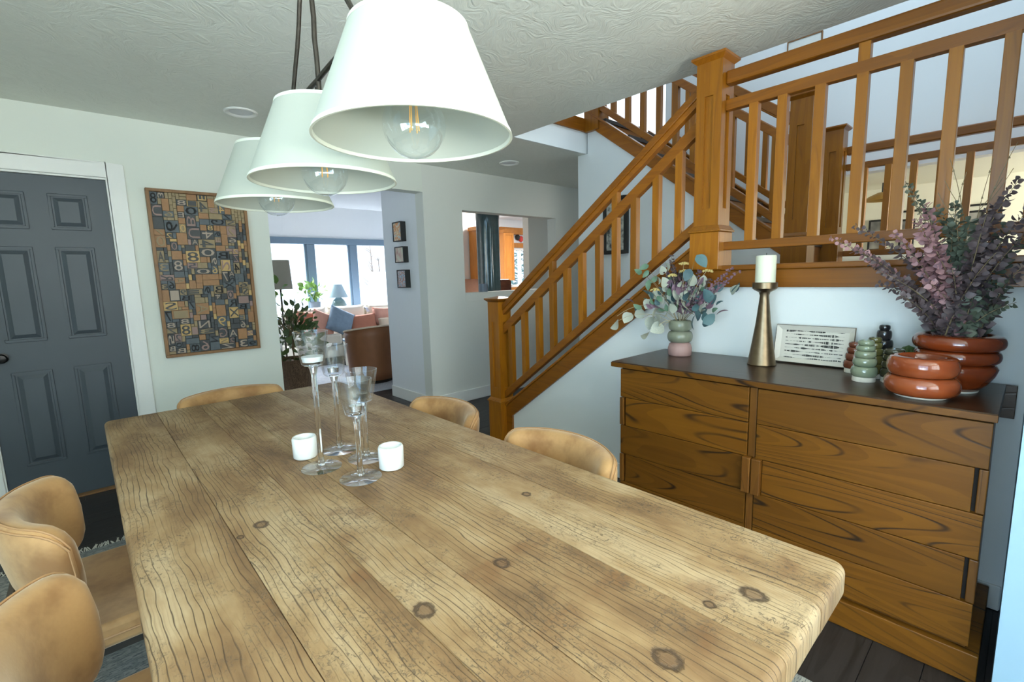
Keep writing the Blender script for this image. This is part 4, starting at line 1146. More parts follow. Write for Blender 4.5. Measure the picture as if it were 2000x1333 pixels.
# little cactus ornament behind the bowl
cc = thing('cactus_ornament', (2.42, 0.318, ZT), 'small green ribbed cactus ornament peeking out behind the terracotta bowl', 'ornament')
def ribbed(i, j):
    t = i/10; a = 2*PI*j/40
    r = 0.034*math.sin(PI*(0.08+0.92*t)*0.99)**0.6*(1+0.10*math.cos(a*10)) if i < 10 else 0.002
    return (2.42+r*math.cos(a), 0.318+r*math.sin(a), ZT+0.055+0.075*t)
obj('cactus_body', MB().grid(ribbed, 11, 40, False, True), 'cactus', cc, smooth=True, angle=80)
obj('pot', MB().lathe([(0.0, 0.0), (0.030, 0.0), (0.036, 0.055), (0.030, 0.060), (0.0, 0.058)], (2.42, 0.318, ZT), 28, False), 'olive', cc, smooth=True, angle=40)

# terracotta bowl (two rings) and tall pot (three rings)
BX, BY = 2.105, 0.236
bw = thing('ringed_bowl', (BX, BY, ZT), 'small glossy terracotta bowl of two fat rings, front right on the sideboard', 'bowl')
obj('foot', MB().lathe([(0.0, 0.0), (0.070, 0.0), (0.074, 0.004), (0.070, 0.012), (0.0, 0.012)], (BX, BY, ZT), 40, False), 'biscuit', bw, smooth=True, angle=40)
obj('body', MB().lathe([(0.0, 0.009), (0.060, 0.006)]+ring_bulge(0.074, 0.104, 0.008, 0.074, 16)+ring_bulge(0.078, 0.098, 0.074, 0.138, 16)+[(0.070, 0.140), (0.064, 0.134), (0.066, 0.11), (0.05, 0.06), (0.0, 0.05)], (BX, BY, ZT), 56, False), 'redlight', bw, smooth=True, angle=60)
PX, PY = 2.285, 0.168
pt = thing('ringed_pot', (PX, PY, ZT), 'large glossy rust red pot of three rings holding the eucalyptus branches', 'pot')
obj('foot', MB().lathe([(0.0, 0.0), (0.066, 0.0), (0.068, 0.006), (0.0, 0.008)], (PX, PY, ZT), 40, False), 'biscuit', pt, smooth=True, angle=40)
lowr = [(0.0, 0.006), (0.066, 0.006), (0.088, 0.030), (0.106, 0.062), (0.112, 0.085), (0.104, 0.098), (0.094, 0.102)]
obj('body', MB().lathe(lowr+ring_bulge(0.098, 0.117, 0.103, 0.148, 14)+ring_bulge(0.100, 0.125, 0.149, 0.200, 14)+[(0.094, 0.202), (0.086, 0.196), (0.084, 0.15), (0.07, 0.06), (0.0, 0.04)], (PX, PY, ZT), 56, False), 'red', pt, smooth=True, angle=60)

def eucalyptus():
    q = random.Random(33)
    e = thing('eucalyptus_bouquet', (PX, PY, ZT+0.15), 'big spray of dried mauve and grey green eucalyptus branches in the rust red pot', 'dried branches')
    mouth = Vector((PX, PY, ZT+0.17))
    # tip (x, y, z), colour, leaf size, bare fraction
    br = [((2.30, 0.585, 1.47), 'mauve', .030, .25), ((2.36, 0.520, 1.515), 'plum', .028, .2), ((2.25, 0.345, 1.645), 'grey', .030, .2),
          ((2.20, 0.300, 1.51), 'mauve', .040, .1), ((2.18, 0.262, 1.44), 'mauve', .040, .1), ((2.32, 0.230, 1.50), 'grey', .038, .1),
          ((2.26, 0.165, 1.50), 'grey', .040, .1), ((2.34, 0.110, 1.55), 'plum', .036, .1), ((2.30, 0.060, 1.62), 'plum', .036, .1),
          ((2.25, 0.045, 1.30), 'grey', .034, .15), ((2.22, 0.035, 1.22), 'grey', .032, .2), ((2.38, 0.460, 1.36), 'plum', .030, .15),
          ((2.20, 0.395, 1.33), 'plum', .032, .1), ((2.40, 0.350, 1.42), 'plum', .032, .1), ((2.35, 0.290, 1.37), 'mauve', .036, .1),
          ((2.16, 0.190, 1.33), 'plum', .034, .1), ((2.40, 0.180, 1.42), 'grey', .034, .1), ((2.15, 0.090, 1.38), 'plum', .034, .1), ((2.40, 0.04, 1.42), 'grey', .034, .15),
          ((2.22, 0.030, 1.44), 'plum', .034, .1), ((2.20, 0.245, 1.28), 'mauve', .038, .1), ((2.30, 0.33, 1.30), 'plum', .034, .1), ((2.34, 0.12, 1.30), 'grey', .034, .1), ((2.20, 0.13, 1.26), 'grey', .034, .1),
          ((2.30, 0.50, 1.42), 'plum', .028, .2), ((2.24, 0.37, 1.47), 'mauve', .032, .1), ((2.36, 0.27, 1.56), 'grey', .032, .1), ((2.24, 0.21, 1.56), 'grey', .034, .1),
          ((2.18, 0.12, 1.52), 'plum', .036, .1), ((2.38, 0.08, 1.48), 'grey', .036, .1), ((2.28, 0.03, 1.52), 'plum', .036, .1), ((2.32, 0.42, 1.28), 'plum', .030, .1),
          ((2.16, 0.32, 1.24), 'plum', .032, .1), ((2.28, 0.24, 1.34), 'grey', .036, .1), ((2.26, 0.015, 1.36), 'plum', .034, .1), ((2.22, 0.28, 1.56), 'mauve', .036, .1)]
    meshes = {k: leaf_mesh('leaf', 1.0, 0.86, 0.25, 5, 'lf_'+k, 1.0) for k in ('mauve', 'plum', 'grey')}
    allv = []
    for bi, (tip, col, sz, bare) in enumerate(br):
        tip = Vector(tip)
        start = mouth+Vector((q.uniform(-.05, .05), q.uniform(-.05, .05), 0))
        mid = (start*0.45+tip*0.55)+Vector((q.uniform(-.02, .02), (start.y-tip.y)*0.22, 0.03))
        n = 34
        pth = bez(start, mid, tip, n)
        obj('branch', MB().tube(pth, [0.0026*(1-0.75*i/n) for i in range(n)], 5), 'stem', e)
        L = (tip-start).length
        cnt = int(L/0.0115)
        ang = q.uniform(0, PI)
        for k in range(cnt):
            t = bare*0.5+(1-bare*0.5)*k/cnt
            i = min(n-2, int(t*(n-1)))
            p = pth[i].lerp(pth[i+1], t*(n-1)-i); d = (pth[i+1]-pth[i]).normalized()
            ang += PI/2+q.uniform(-.3, .3)
            s = sz*1.18*(1.05-0.60*t)*q.uniform(0.8, 1.15)
            sd = d.orthogonal().normalized(); sd.rotate(Matrix.Rotation(ang, 3, d))
            for sg in (1, -1):
                dd = (sd*sg+d*0.45+Vector((q.uniform(-.2, .2),)*3)).normalized()
                pp = p+dd*0.003
                if pp.x+dd.x*s > 2.468: dd.x = -abs(dd.x)
                allv.append((pp, dd, q.uniform(0, PI*2), s, col, t))
    # nearest / largest leaves are single parts, the rest is one mesh per colour
    allv.sort(key=lambda a: -(a[3]/a[0].length))
    single = allv[:290]; rest = allv[290:]
    for (p, dd, ro, s, col, t) in single: place_leaf(meshes[col], e, p, dd, ro, s)
    for col in meshes:
        mb = MB(); me = meshes[col]
        vs = [v_.co.copy() for v_ in me.vertices]; fs = [tuple(pl.vertices) for pl in me.polygons]
        for (p, dd, ro, s, c2, t) in rest:
            if c2 != col: continue
            mt = aim_matrix(p, dd, ro, s)
            mb.add([mt @ v_ for v_ in vs], fs)
        if mb.v:
            me2 = bpy.data.meshes.new('small_leaves'); me2.from_pydata(mb.v, [], mb.f); me2.polygons.foreach_set('use_smooth', [True]*len(me2.polygons)); me2.materials.append(M['lf_'+col])
            obj('small_leaves', me2, None, e, kind='stuff')
    # thin bare twigs
    for tip in ((2.28, 0.235, 1.71), (2.30, 0.19, 1.66), (2.28, 0.075, 1.73), (2.24, 0.34, 1.62), (2.36, 0.13, 1.70)):
        tip = Vector(tip); p = bez(mouth, (mouth+tip)/2+Vector((0, q.uniform(-.06, .06), .05)), tip, 14)
        mb = MB().tube(p, [0.0018*(1-0.6*i/14) for i in range(14)], 5)
        for i in (8, 10, 12):
            mb.frustum(p[i].x, p[i].y, p[i].z-0.004, p[i].z+0.004, 0.003, 0.003, 0.001, 0.001)
        side = p[9]+Vector((q.uniform(-.02, .02), q.choice((-1, 1))*0.05, 0.10)); mb.tube(bez(p[9], (p[9]+side)/2+Vector((0, 0, -.01)), side, 6), 0.0009, 5)
        obj('twig', mb, 'stem', e)
eucalyptus()

# ================================================================== LETTER BLOCK ART
def glyph_meshes(chars):
    out = {}
    for ch in chars:
        cu = bpy.data.curves.new('glyph', 'FONT'); cu.body = ch; cu.size = 1.0; cu.extrude = 0.03; cu.resolution_u = 2
        o = bpy.data.objects.new('glyph', cu); COL.objects.link(o)
        dg = bpy.context.evaluated_depsgraph_get(); dg.update()
        me = bpy.data.meshes.new_from_object(o.evaluated_get(dg))
        bpy.data.objects.remove(o)
        xs = [v_.co.x for v_ in me.vertices]; ys = [v_.co.y for v_ in me.vertices]
        x0, x1, y0_, y1_ = min(xs), max(xs), min(ys), max(ys)
        # unit box, mirrored like printing type, standing in xz with depth towards -y
        for v_ in me.vertices:
            X = (v_.co.x-x0)/(x1-x0)-0.5; Z = (v_.co.y-y0_)/(y1_-y0_)-0.5; D = (v_.co.z+0.03)/0.06
            v_.co = Vector((-X, -D, Z))
        me.materials.clear(); out[ch] = me
    return out
def letter_art():
    q = random.Random(14)
    X0, X1, Z0, Z1 = 0.402, 1.004, 0.842, 1.998
    a = thing('letter_block_art', (0.703, YF, Z0), 'oak framed wall art made of old wooden printing letters and number blocks', 'wall art')
    fw_ = 0.020
    for (x0, x1, z0, z1) in ((X0, X1, Z1-fw_, Z1), (X0, X1, Z0, Z0+fw_), (X0, X0+fw_, Z0+fw_, Z1-fw_), (X1-fw_, X1, Z0+fw_, Z1-fw_)):
        obj('frame_side', MB().box(x0, x1, YF-0.048, YF-0.001, z0, z1), 'frameoak', a, 0.002)
    obj('backing', MB().box(X0+fw_, X1-fw_, YF-0.014, YF-0.001, Z0+fw_, Z1-fw_), 'type_back', a)
    cell = 0.0205
    nx = int((X1-X0-2*fw_)/cell); nz = int((Z1-Z0-2*fw_)/cell)
    cw = (X1-X0-2*fw_)/nx; chh = (Z1-Z0-2*fw_)/nz
    used = [[False]*nz for _ in range(nx)]
    sizes = [(4, 3), (3, 4), (5, 3), (4, 4), (3, 3), (3, 2), (2, 3), (2, 2), (3, 2), (2, 2), (4, 2), (2, 1), (1, 2), (5, 2), (2, 4)]
    chars = '0123456789SNUAEXZRBG'
    gl = glyph_meshes(chars)
    cache = {}; blocks = []; gcopy = {}
    def fits(i, j, w, h):
        return i+w <= nx and j+h <= nz and not any(used[x][z] for x in range(i, i+w) for z in range(j, j+h))
    order = [(i, j) for j in range(nz) for i in range(nx)]
    for (i, j) in order:
        if used[i][j]: continue
        cand = [s for s in sizes if fits(i, j, *s)]
        w, h = q.choice(cand) if cand and q.random() < 0.93 else (1, 1)
        if not fits(i, j, w, h): w, h = 1, 1
        for x in range(i, i+w):
            for z in range(j, j+h): used[x][z] = True
        blocks.append((i, j, w, h))
    blocks.sort(key=lambda b: -b[2]*b[3])
    tiny = MB()
    for n, (i, j, w, h) in enumerate(blocks):
        x0 = X0+fw_+i*cw; z0 = Z0+fw_+j*chh
        d = q.uniform(0.012, 0.024)
        g = 0.0012
        if n >= 290:
            tiny.box(x0+g, x0+w*cw-g, YF-0.014-d, YF-0.0135, z0+g, z0+h*chh-g); continue
        r = q.random()
        mat = 'type_dark' if r < .34 else 'type_slate' if r < .54 else 'type_brown' if r < .73 else 'type_tan' if r < .88 else 'type_honey' if r < .95 else 'type_mauve'
        key = (w, h, mat)
        if key not in cache:
            cache[key] = MB().box(g, w*cw-g, -1, 0, g, h*chh-g).mesh('type_block'); cache[key].materials.append(M[mat])
        o = obj('type_block', cache[key], None, a)
        o.location = (x0, YF-0.0135, z0); o.scale = (1, d, 1)
        if w*h >= 4 and q.random() < 0.85 and mat not in ('type_brown',) or (w*h >= 6 and q.random() < .25):
            ch = q.choice(chars)
            lm = {'type_dark': 'type_pale', 'type_slate': 'type_back', 'type_brown': 'type_tan', 'type_tan': 'type_dark', 'type_honey': 'type_dark', 'type_mauve': 'type_dark'}[mat]
            if q.random() < 0.30: lm = q.choice(['type_honey', 'type_mauve', 'type_tan'])
            if lm == mat: lm = 'type_back'
            if (ch, lm) not in gcopy:
                m2 = gl[ch].copy(); m2.materials.append(M[lm]); gcopy[(ch, lm)] = m2
            lt = bpy.data.objects.new('letter', gcopy[(ch, lm)]); COL.objects.link(lt)
            lt.parent = o; lt.matrix_parent_inverse = Matrix.Identity(4)
            rot = q.choice([0, 0, 0, 1])
            sx, sz = w*cw*0.80, h*chh*0.82
            lt.location = (w*cw/2, -1.0, h*chh/2)
            if rot:
                lt.rotation_euler = (0, R(90), 0); lt.scale = (sz, 0.006/d, sx)
            else:
                lt.scale = (sx, 0.006/d, sz)
    if tiny.v: obj('small_type_blocks', tiny, 'type_tan', a, kind='stuff')
letter_art()

# three small framed pictures on the wall return
for (y0_, y1_, z0_, z1_, pm, lab) in ((4.444, 4.62, 1.735, 1.935, 'pic_a', 'top small black box frame with orange flower print on the wall return'),
                                     (4.42, 4.605, 1.515, 1.680, 'pic_b', 'middle small black box frame with pale pink print on the wall return'),
                                     (4.405, 4.585, 1.252, 1.440, 'pic_c', 'bottom small black box frame with blue grey print on the wall return')):
    f = thing('box_frame', (2.58, (y0_+y1_)/2, z0_), lab, 'picture frame', 'small box frames on the wall return')
    b = 0.010
    fr = MB().box(2.521, 2.579, y0_, y0_+b, z0_, z1_).box(2.521, 2.579, y1_-b, y1_, z0_, z1_).box(2.521, 2.579, y0_+b, y1_-b, z0_, z0_+b).box(2.521, 2.579, y0_+b, y1_-b, z1_-b, z1_)
    obj('frame', fr, 'blackframe', f, 0.001)
    obj('print', MB().box(2.527, 2.575, y0_+b, y1_-b, z0_+b, z1_-b), pm, f)
# picture on the wall under the upper flight
f = thing('framed_poster', (3.6, 2.54, 1.51), 'black framed vintage poster on the white wall behind the stair balusters', 'picture frame')
fy0, fy1, fz0, fz1, b = 2.42, 2.675, 1.515, 2.01, 0.032
obj('frame', MB().box(3.565, 3.599, fy0, fy0+b, fz0, fz1).box(3.565, 3.599, fy1-b, fy1, fz0, fz1).box(3.565, 3.599, fy0+b, fy1-b, fz0, fz0+b).box(3.565, 3.599, fy0+b, fy1-b, fz1-b, fz1), 'blackframe', f, 0.002)
obj('print', MB().box(3.578, 3.598, fy0+b, fy1-b, fz0+b, fz1-b), 'pic_d', f)
# frame high on the stairwell wall
f = thing('framed_picture', (5.0, 1.55, 3.1), 'thin framed pale picture high on the stairwell wall above the landing rail', 'picture frame')
obj('frame', MB().box(4.985, 4.999, 1.41, 1.42, 3.19, 3.37).box(4.985, 4.999, 1.68, 1.69, 3.19, 3.37).box(4.985, 4.999, 1.42, 1.68, 3.36, 3.37).box(4.985, 4.999, 1.42, 1.68, 3.19, 3.20), 'frameoak', f, 0.002)
obj('print', MB().box(4.990, 4.998, 1.42, 1.68, 3.20, 3.36), 'wall2', f)
# small dark figurine on the upper stair string
fg_ = tag(obj('figurine', MB().tube([(3.66, 2.33, 2.47), (3.66, 2.335, 2.51), (3.66, 2.33, 2.545)], [0.016, 0.02, 0.010], 8).tube([(3.66, 2.335, 2.51), (3.66, 2.30, 2.56)], [0.010, 0.004], 6).tube([(3.66, 2.335, 2.52), (3.66, 2.37, 2.57)], [0.010, 0.004], 6).tube([(3.66, 2.32, 2.475), (3.66, 2.28, 2.468)], [0.012, 0.004], 6), 'blackbird', smooth=True), 'tiny dark bird figurine on the upper flight below its railing', 'figurine')

# ================================================================== LIVING ROOM
YW = 9.3
struct(obj('wall_living_window', wall_with_holes('y', YW, YW+0.15, 1.0, 6.0, 0, 4.2, [(1.3, 5.6, 0.62, 2.16)]), 'bright'), 'white living room window wall')
struct(obj('wall_living_left', MB().box(0.9, 1.0, YF+0.13, YW, 0, 4.2), 'bright'))
struct(obj('wall_living_right', MB().box(6.0, 6.1, 8.2, YW+0.15, 0, 4.2).box(5.05, 6.1, 8.15, 8.25, 0, 4.2), 'bright'))
struct(obj('ceiling_living', MB().prism([(YF+0.13, 2.75), (YW+0.15, 3.9), (YW+0.15, 4.0), (YF+0.13, 2.85)], 'x', 0.9, 6.1), 'bright'))
struct(obj('trim_8', MB().box(1.0, 6.0, YW-0.10, YW, 2.84, 2.96), 'white', bevel=0.01), 'white beam above the living room windows')
def living_window():
    w = bpy.data.objects.new('window_4', None); COL.objects.link(w); w['kind'] = 'structure'; w['label'] = 'row of slate blue framed living room windows'
    z0, z1 = 0.62, 2.16
    obj('window_frame', MB().box(1.3, 5.6, YW-0.03, YW+0.08, z1-0.12, z1), 'blueframe', w, 0.004)
    obj('window_frame', MB().box(1.3, 5.6, YW-0.03, YW+0.08, z0, z0+0.06), 'blueframe', w, 0.004)
    xs = [1.35, 2.43, 3.33, 4.17, 5.02, 5.55]
    for x in xs:
        obj('mullion', MB().box(x-0.075, x+0.075, YW-0.03, YW+0.08, z0+0.06, z1-0.12), 'blueframe', w, 0.006)
        obj('mullion', MB().box(x-0.115, x-0.075, YW-0.005, YW+0.05, z0+0.06, z1-0.12), 'blueframe', w, 0.004)
    for i in range(len(xs)-1):
        obj('pane', MB().box(xs[i]+0.075, xs[i+1]-0.115, YW+0.02, YW+0.026, z0+0.06, z1-0.12), 'pane', w)
living_window()
def cushion(name, mat, c, size, rot, label=None, cat='pillow', grp=None, parent=None, puff=1.0):
    """puffed square pillow: size (w, h, d)"""
    w, h, d = size
    N_ = 11
    def fn(i, j, sg):
        u = -1+2*i/(N_-1); v_ = -1+2*j/(N_-1)
        t = ((1-u**4)*(1-v_**4))**0.5*puff
        pin = 1-0.05*(1-abs(u))*abs(v_)-0.05*(1-abs(v_))*abs(u)
        return (u*w/2*pin, sg*t*d/2, v_*h/2*pin)
    mb = MB().grid(lambda i, j: fn(i, j, 1), N_, N_).grid(lambda i, j: fn(i, j, -1), N_, N_)
    me = mb.mesh(name)
    bm = bmesh.new(); bm.from_mesh(me); bmesh.ops.remove_doubles(bm, verts=bm.verts, dist=1e-5); bmesh.ops.recalc_face_normals(bm, faces=bm.faces[:]); bm.to_mesh(me); bm.free()
    o = obj(name, me, mat, smooth=True, angle=100)
    o.location = c; o.rotation_euler = rot
    if parent is not None:
        o.parent = parent; o.matrix_parent_inverse = parent.matrix_basis.inverted()
    else: tag(o, label, cat, grp)
    return o
def sofa():
    s = thing('sofa', (3.7, 8.3, 0), 'cream upholstered sofa below the living room windows', 'sofa')
    obj('base', MB().box(2.5, 4.66, 7.88, 8.72, 0.06, 0.26), 'sofa', s, 0.02)
    obj('back', MB().box(2.5, 4.66, 8.56, 8.74, 0.26, 0.80), 'sofa', s, 0.05, seg=4, smooth=True)
    for x0, x1 in ((2.52, 3.22), (3.24, 3.94), (3.96, 4.64)):
        obj('seat_cushion', MB().box(x0, x1, 7.84, 8.42, 0.265, 0.455), 'sofa', s, 0.04, seg=4, smooth=True)
        cushion('back_cushion', 'sofa', ((x0+x1)/2, 8.45, 0.67), (x1-x0, 0.44, 0.22), (R(-8), 0, 0), parent=s)
    for x in (2.54, 4.60):
        for y in (7.93, 8.66): obj('leg', MB().box(x-.03, x+.03, y-.03, y+.03, 0.0, 0.06), 'tread', s)
sofa()
cushion('throw_pillow', 'pil_rust', (2.80, 8.13, 0.64), (0.42, 0.42, 0.16), (R(-18), R(6), R(10)), 'rust red throw pillow at the left end of the sofa, behind the plant', grp='pillows on the sofa')
cushion('throw_pillow', 'pil_pink', (2.98, 8.00, 0.63), (0.42, 0.42, 0.15), (R(-20), R(24), R(6)), 'blush pink throw pillow left of the blue one', grp='pillows on the sofa')
cushion('throw_pillow', 'pil_blue', (3.26, 7.96, 0.65), (0.46, 0.46, 0.16), (R(-22), R(28), R(0)), 'blue grey throw pillow tilted on the sofa', grp='pillows on the sofa')
cushion('throw_pillow', 'pil_rust', (3.68, 8.00, 0.59), (0.52, 0.30, 0.14), (R(-16), R(-3), R(0)), 'low rust lumbar pillow in the middle of the sofa', grp='pillows on the sofa')
cushion('throw_pillow', 'pil_pink', (4.10, 8.05, 0.66), (0.40, 0.36, 0.15), (R(-16), R(4), R(-4)), 'blush pillow at the right end of the sofa', grp='pillows on the sofa')
cushion('throw_pillow', 'pil_cream', (4.14, 7.90, 0.56), (0.42, 0.20, 0.14), (R(-14), 0, R(-4)), 'peach pillow in front of the blush pillow on the right', grp='pillows on the sofa')
tag(obj('throw_blanket', MB().grid(lambda i, j: (3.95+0.55*i/8, 8.40+0.40*j/8, 0.845+0.012*math.sin(i*1.7)+0.010*math.sin(j*2.1)-0.10*max(0, (abs(j-4)-2.5)/1.5)), 9, 9), 'throwblue', smooth=True), 'pale blue throw blanket over the sofa back', 'blanket')
# console behind the sofa, lamp and plant on it
cn = thing('console_table', (3.5, 9.05, 0), 'narrow pale console table behind the sofa', 'table')
obj('top', MB().box(2.4, 4.9, 8.83, 9.22, 0.76, 0.795), 'white', cn, 0.004)
for x in (2.45, 4.85):
    obj('side_panel', MB().box(x-.02, x+.02, 8.85, 9.20, 0.0, 0.76), 'white', cn, 0.003)
lp = thing('table_lamp', (3.67, 8.98, 0.795), 'table lamp with pale blue cone shade and teal ceramic base behind the sofa', 'lamp')
obj('base', MB().lathe([(0.0, 0.0), (0.10, 0.0), (0.135, 0.04), (0.14, 0.09), (0.10, 0.18), (0.05, 0.225), (0.0, 0.23)], (3.67, 8.98, 0.7955), 28, False), 'tealceramic', lp, smooth=True, angle=60)
obj('neck', MB().lathe([(0.0, 0.225), (0.015, 0.225), (0.015, 0.30), (0.0, 0.30)], (3.67, 8.98, 0.7955), 12, False), 'brassbase', lp)
obj('lamp_shade', MB().lathe([(0.175, 0.23), (0.075, 0.475), (0.072, 0.475), (0.171, 0.23), (0.175, 0.23)], (3.67, 8.98, 0.7955), 36, False), 'bluelamp', lp, smooth=True, angle=40)
def foliage(parent, n, cen, rad, size, mat, seed, wdt=0.55, squash=1.0):
    q = random.Random(seed)
    me = leaf_mesh('leaf', 1.0, wdt, 0.3, 4, mat)
    for k in range(n):
        while True:
            p = Vector((q.uniform(-1, 1), q.uniform(-1, 1), q.uniform(-1, 1)))
            if p.length <= 1: break
        pos = Vector(cen)+Vector((p.x*rad[0], p.y*rad[1], p.z*rad[2]))
        d = p*0.8+Vector((q.uniform(-.6, .6), q.uniform(-.6, .6), q.uniform(-.3, .7)))
        place_leaf(me, parent, pos, d, q.uniform(0, 6), size*q.uniform(0.7, 1.3))
pp = thing('potted_plant', (3.20, 8.98, 0.795), 'bright green leafy plant in a blue grey pot behind the sofa', 'plant')
obj('pot', MB().lathe([(0.0, 0.0), (0.085, 0.0), (0.10, 0.17), (0.088, 0.17), (0.085, 0.15), (0.0, 0.15)], (3.22, 8.98, 0.7955), 24, False), 'potgrey', pp, smooth=True, angle=40)
q_ = random.Random(4)
for k in range(9):
    a = q_.uniform(0, 2*PI); tip = Vector((3.20+0.19*math.cos(a), 8.98+0.1*math.sin(a), 1.10+q_.uniform(0, .22)))
    obj('stem', MB().tube(bez((3.22, 8.98, 0.93), (3.21, 8.98, 1.15), tip, 6), 0.004, 5), 'greenplant', pp)
foliage(pp, 46, (3.18, 8.98, 1.18), (0.22, 0.10, 0.17), 0.11, 'brightplant', 8, 0.75)
# floor lamp
fl = thing('floor_lamp', (2.02, 6.8, 0), 'floor lamp with beige drum shade, half hidden by the wall', 'lamp')
obj('base', MB().lathe([(0.0, 0.0), (0.14, 0.0), (0.14, 0.02), (0.02, 0.03), (0.0, 0.03)], (2.0, 6.8, 0.001), 28, False), 'bronze', fl, smooth=True, angle=40)
obj('pole', MB().tube([(2.0, 6.8, 0.02), (2.0, 6.8, 1.45)], 0.012, 8), 'bronze', fl)
obj('lamp_shade', MB().lathe([(0.150, 0.0), (0.135, 0.385), (0.132, 0.385), (0.147, 0.0), (0.150, 0.0)], (2.0, 6.8, 1.25), 36, False), 'linenlamp', fl, smooth=True, angle=40)
# big plant in a basket just past the opening
bp = thing('potted_plant', (1.88, 6.1, 0), 'large dark green bushy plant with yellow flowers in a woven basket', 'plant')
obj('basket', MB().lathe([(0.0, 0.0), (0.17, 0.0), (0.215, 0.40), (0.205, 0.41), (0.195, 0.38), (0.0, 0.36)], (1.88, 6.1, 0.001), 28, False), 'basket', bp, smooth=True, angle=40)
q_ = random.Random(6)
for k in range(16):
    a = q_.uniform(0, 2*PI); r = q_.uniform(.08, .30)
    tip = Vector((1.86+r*math.cos(a), 6.1+r*math.sin(a)*0.8, q_.uniform(.75, 1.10)))
    obj('stem', MB().tube(bez((1.88, 6.1, 0.36), (1.87, 6.1, 0.8), tip, 7), 0.005, 5), 'stem', bp)
foliage(bp, 110, (1.90, 6.1, 0.62), (0.26, 0.24, 0.30), 0.13, 'greenplant', 9, 0.5)
foliage(bp, 90, (1.92, 6.1, 0.86), (0.25, 0.22, 0.24), 0.085, 'greenplant', 10, 0.5)
foliage(bp, 9, (1.76, 6.1, 1.24), (0.06, 0.05, 0.10), 0.12, 'brightplant', 11, 0.6)
for (x, z) in ((1.84, 0.76), (1.87, 0.74), (1.93, 0.98)):
    obj('flower_head', MB().lathe([(0.0, 0.012), (0.02, 0.008), (0.026, 0.0), (0.014, -0.006), (0.0, -0.008)], (x, 5.85, z), 10, False), 'lf_yellow', bp)
# leather armchair seen from behind
ac = thing('armchair', (2.65, 5.75, 0), 'brown leather armchair seen from behind through the opening', 'armchair')
def shell(i, j):
    a = R(-100+200*i/24); t = j/6
    r0 = 0.30+0.045*t
    x = 2.79+r0*math.sin(a)*1.0; y = 5.86-r0*math.cos(a)
    return x, y, 0.06+t*(0.70-0.06*(1-math.cos(a)))
mb = MB().grid(shell, 25, 7)
me = mb.mesh('back_shell'); o = obj('back_shell', me, 'leather', ac, smooth=True, angle=60)
sm = o.modifiers.new('solid', 'SOLIDIFY'); sm.thickness = 0.055; sm.offset = -1
rp = [shell(i, 6) for i in range(25)]
obj('piping', MB().tube([(x, y, z+0.003) for x, y, z in rp], 0.012, 6), 'pil_cream', ac, smooth=True)
obj('seat', MB().box(2.55, 3.03, 5.68, 6.12, 0.10, 0.42), 'leather', ac, 0.05, seg=3, smooth=True)
obj('base', MB().lathe([(0.0, 0.0), (0.25, 0.0), (0.25, 0.06), (0.0, 0.06)], (2.79, 5.86, 0.0125), 28, False), 'slot', ac)
tag(obj('living_rug', MB().box(1.4, 3.0, 5.25, 7.5, 0.001, 0.012), 'lvrug', bevel=0.003), 'pale blue grey rug on the living room floor', 'rug')
ot = thing('side_table', (3.22, 7.2, 0.0), 'low pale table with a blue top in front of the sofa', 'table')
obj('top', MB().lathe([(0.0, 0.40), (0.25, 0.40), (0.25, 0.43), (0.0, 0.43)], (3.22, 7.2, 0.0), 32, False), 'blueframe', ot, 0.004)
obj('body', MB().lathe([(0.0, 0.0), (0.22, 0.0), (0.24, 0.40), (0.0, 0.40)], (3.22, 7.2, 0.0005), 32, False), 'sofa', ot, smooth=True, angle=40)
# outside: snow and bare trees
struct(obj('ground', MB().box(-6, 16, 9.6, 40, -0.5, -0.3), 'snow'), 'snowy ground outside')
def bare_tree(x, y, h, seed, label):
    q = random.Random(seed)
    t = thing('bare_tree', (x, y, -0.3), label, 'tree', 'bare trees outside')
    tr = [(x, y, -0.3), (x+.03, y, h*0.5), (x-.02, y, h)]
    obj('trunk', MB().tube(tr, [0.05, 0.03, 0.008], 6), 'bark', t)
    for k in range(12):
        z = h*(0.3+0.65*q.random()); a = q.uniform(0, 2*PI); l = q.uniform(.3, .7)*(1.2-z/h)
        obj('branch', MB().tube([(x, y, z), (x+l*.6*math.cos(a), y+.3*l, z+l*.5), (x+l*math.cos(a), y+.4*l, z+l*1.1)], [0.014, 0.008, 0.003], 5), 'bark', t)
bare_tree(6.6, 13.5, 2.6, 3, 'thin bare tree outside the right living room window')
bare_tree(7.4, 14.6, 2.1, 5, 'smaller bare tree farther out beyond the living room window')

# ================================================================== KITCHEN (through the pass-through)
YK = 7.5
struct(obj('wall_kitchen', wall_with_holes('y', YK, YK+0.12, 5.06, 8.2, 0, 2.6, [(6.62, 8.0, 1.10, 1.93)]), 'bright'), 'white kitchen window wall')
struct(obj('wall_kitchen_side', MB().box(8.2, 8.3, 4.0, YK+0.12, 0, 2.6), 'bright'))
struct(obj('ceiling_kitchen', MB().box(2.72, 8.3, YF+0.14, YK+0.12, 2.5, 2.6), 'bright'))
struct(obj('wall_kitchen_left', MB().prism([(2.80, 4.94), (5.05, 8.25), (5.17, 8.17), (2.92, 4.86)], 'z', 0, 3.6).box(3.92, 5.10, 6.3, 6.4, 0, 2.6), 'bright'))
struct(obj('wall_kitchen_stub', MB().box(5.10, 5.56, 5.2, 5.32, 0, 2.5), 'wall2'), 'grey white wall stub seen through the pass-through')
window_unit('window_5', 'y', YK-0.01, 6.62, 8.0, 1.10, 1.93, 3, 'white', 'kitchen window with orange casing')
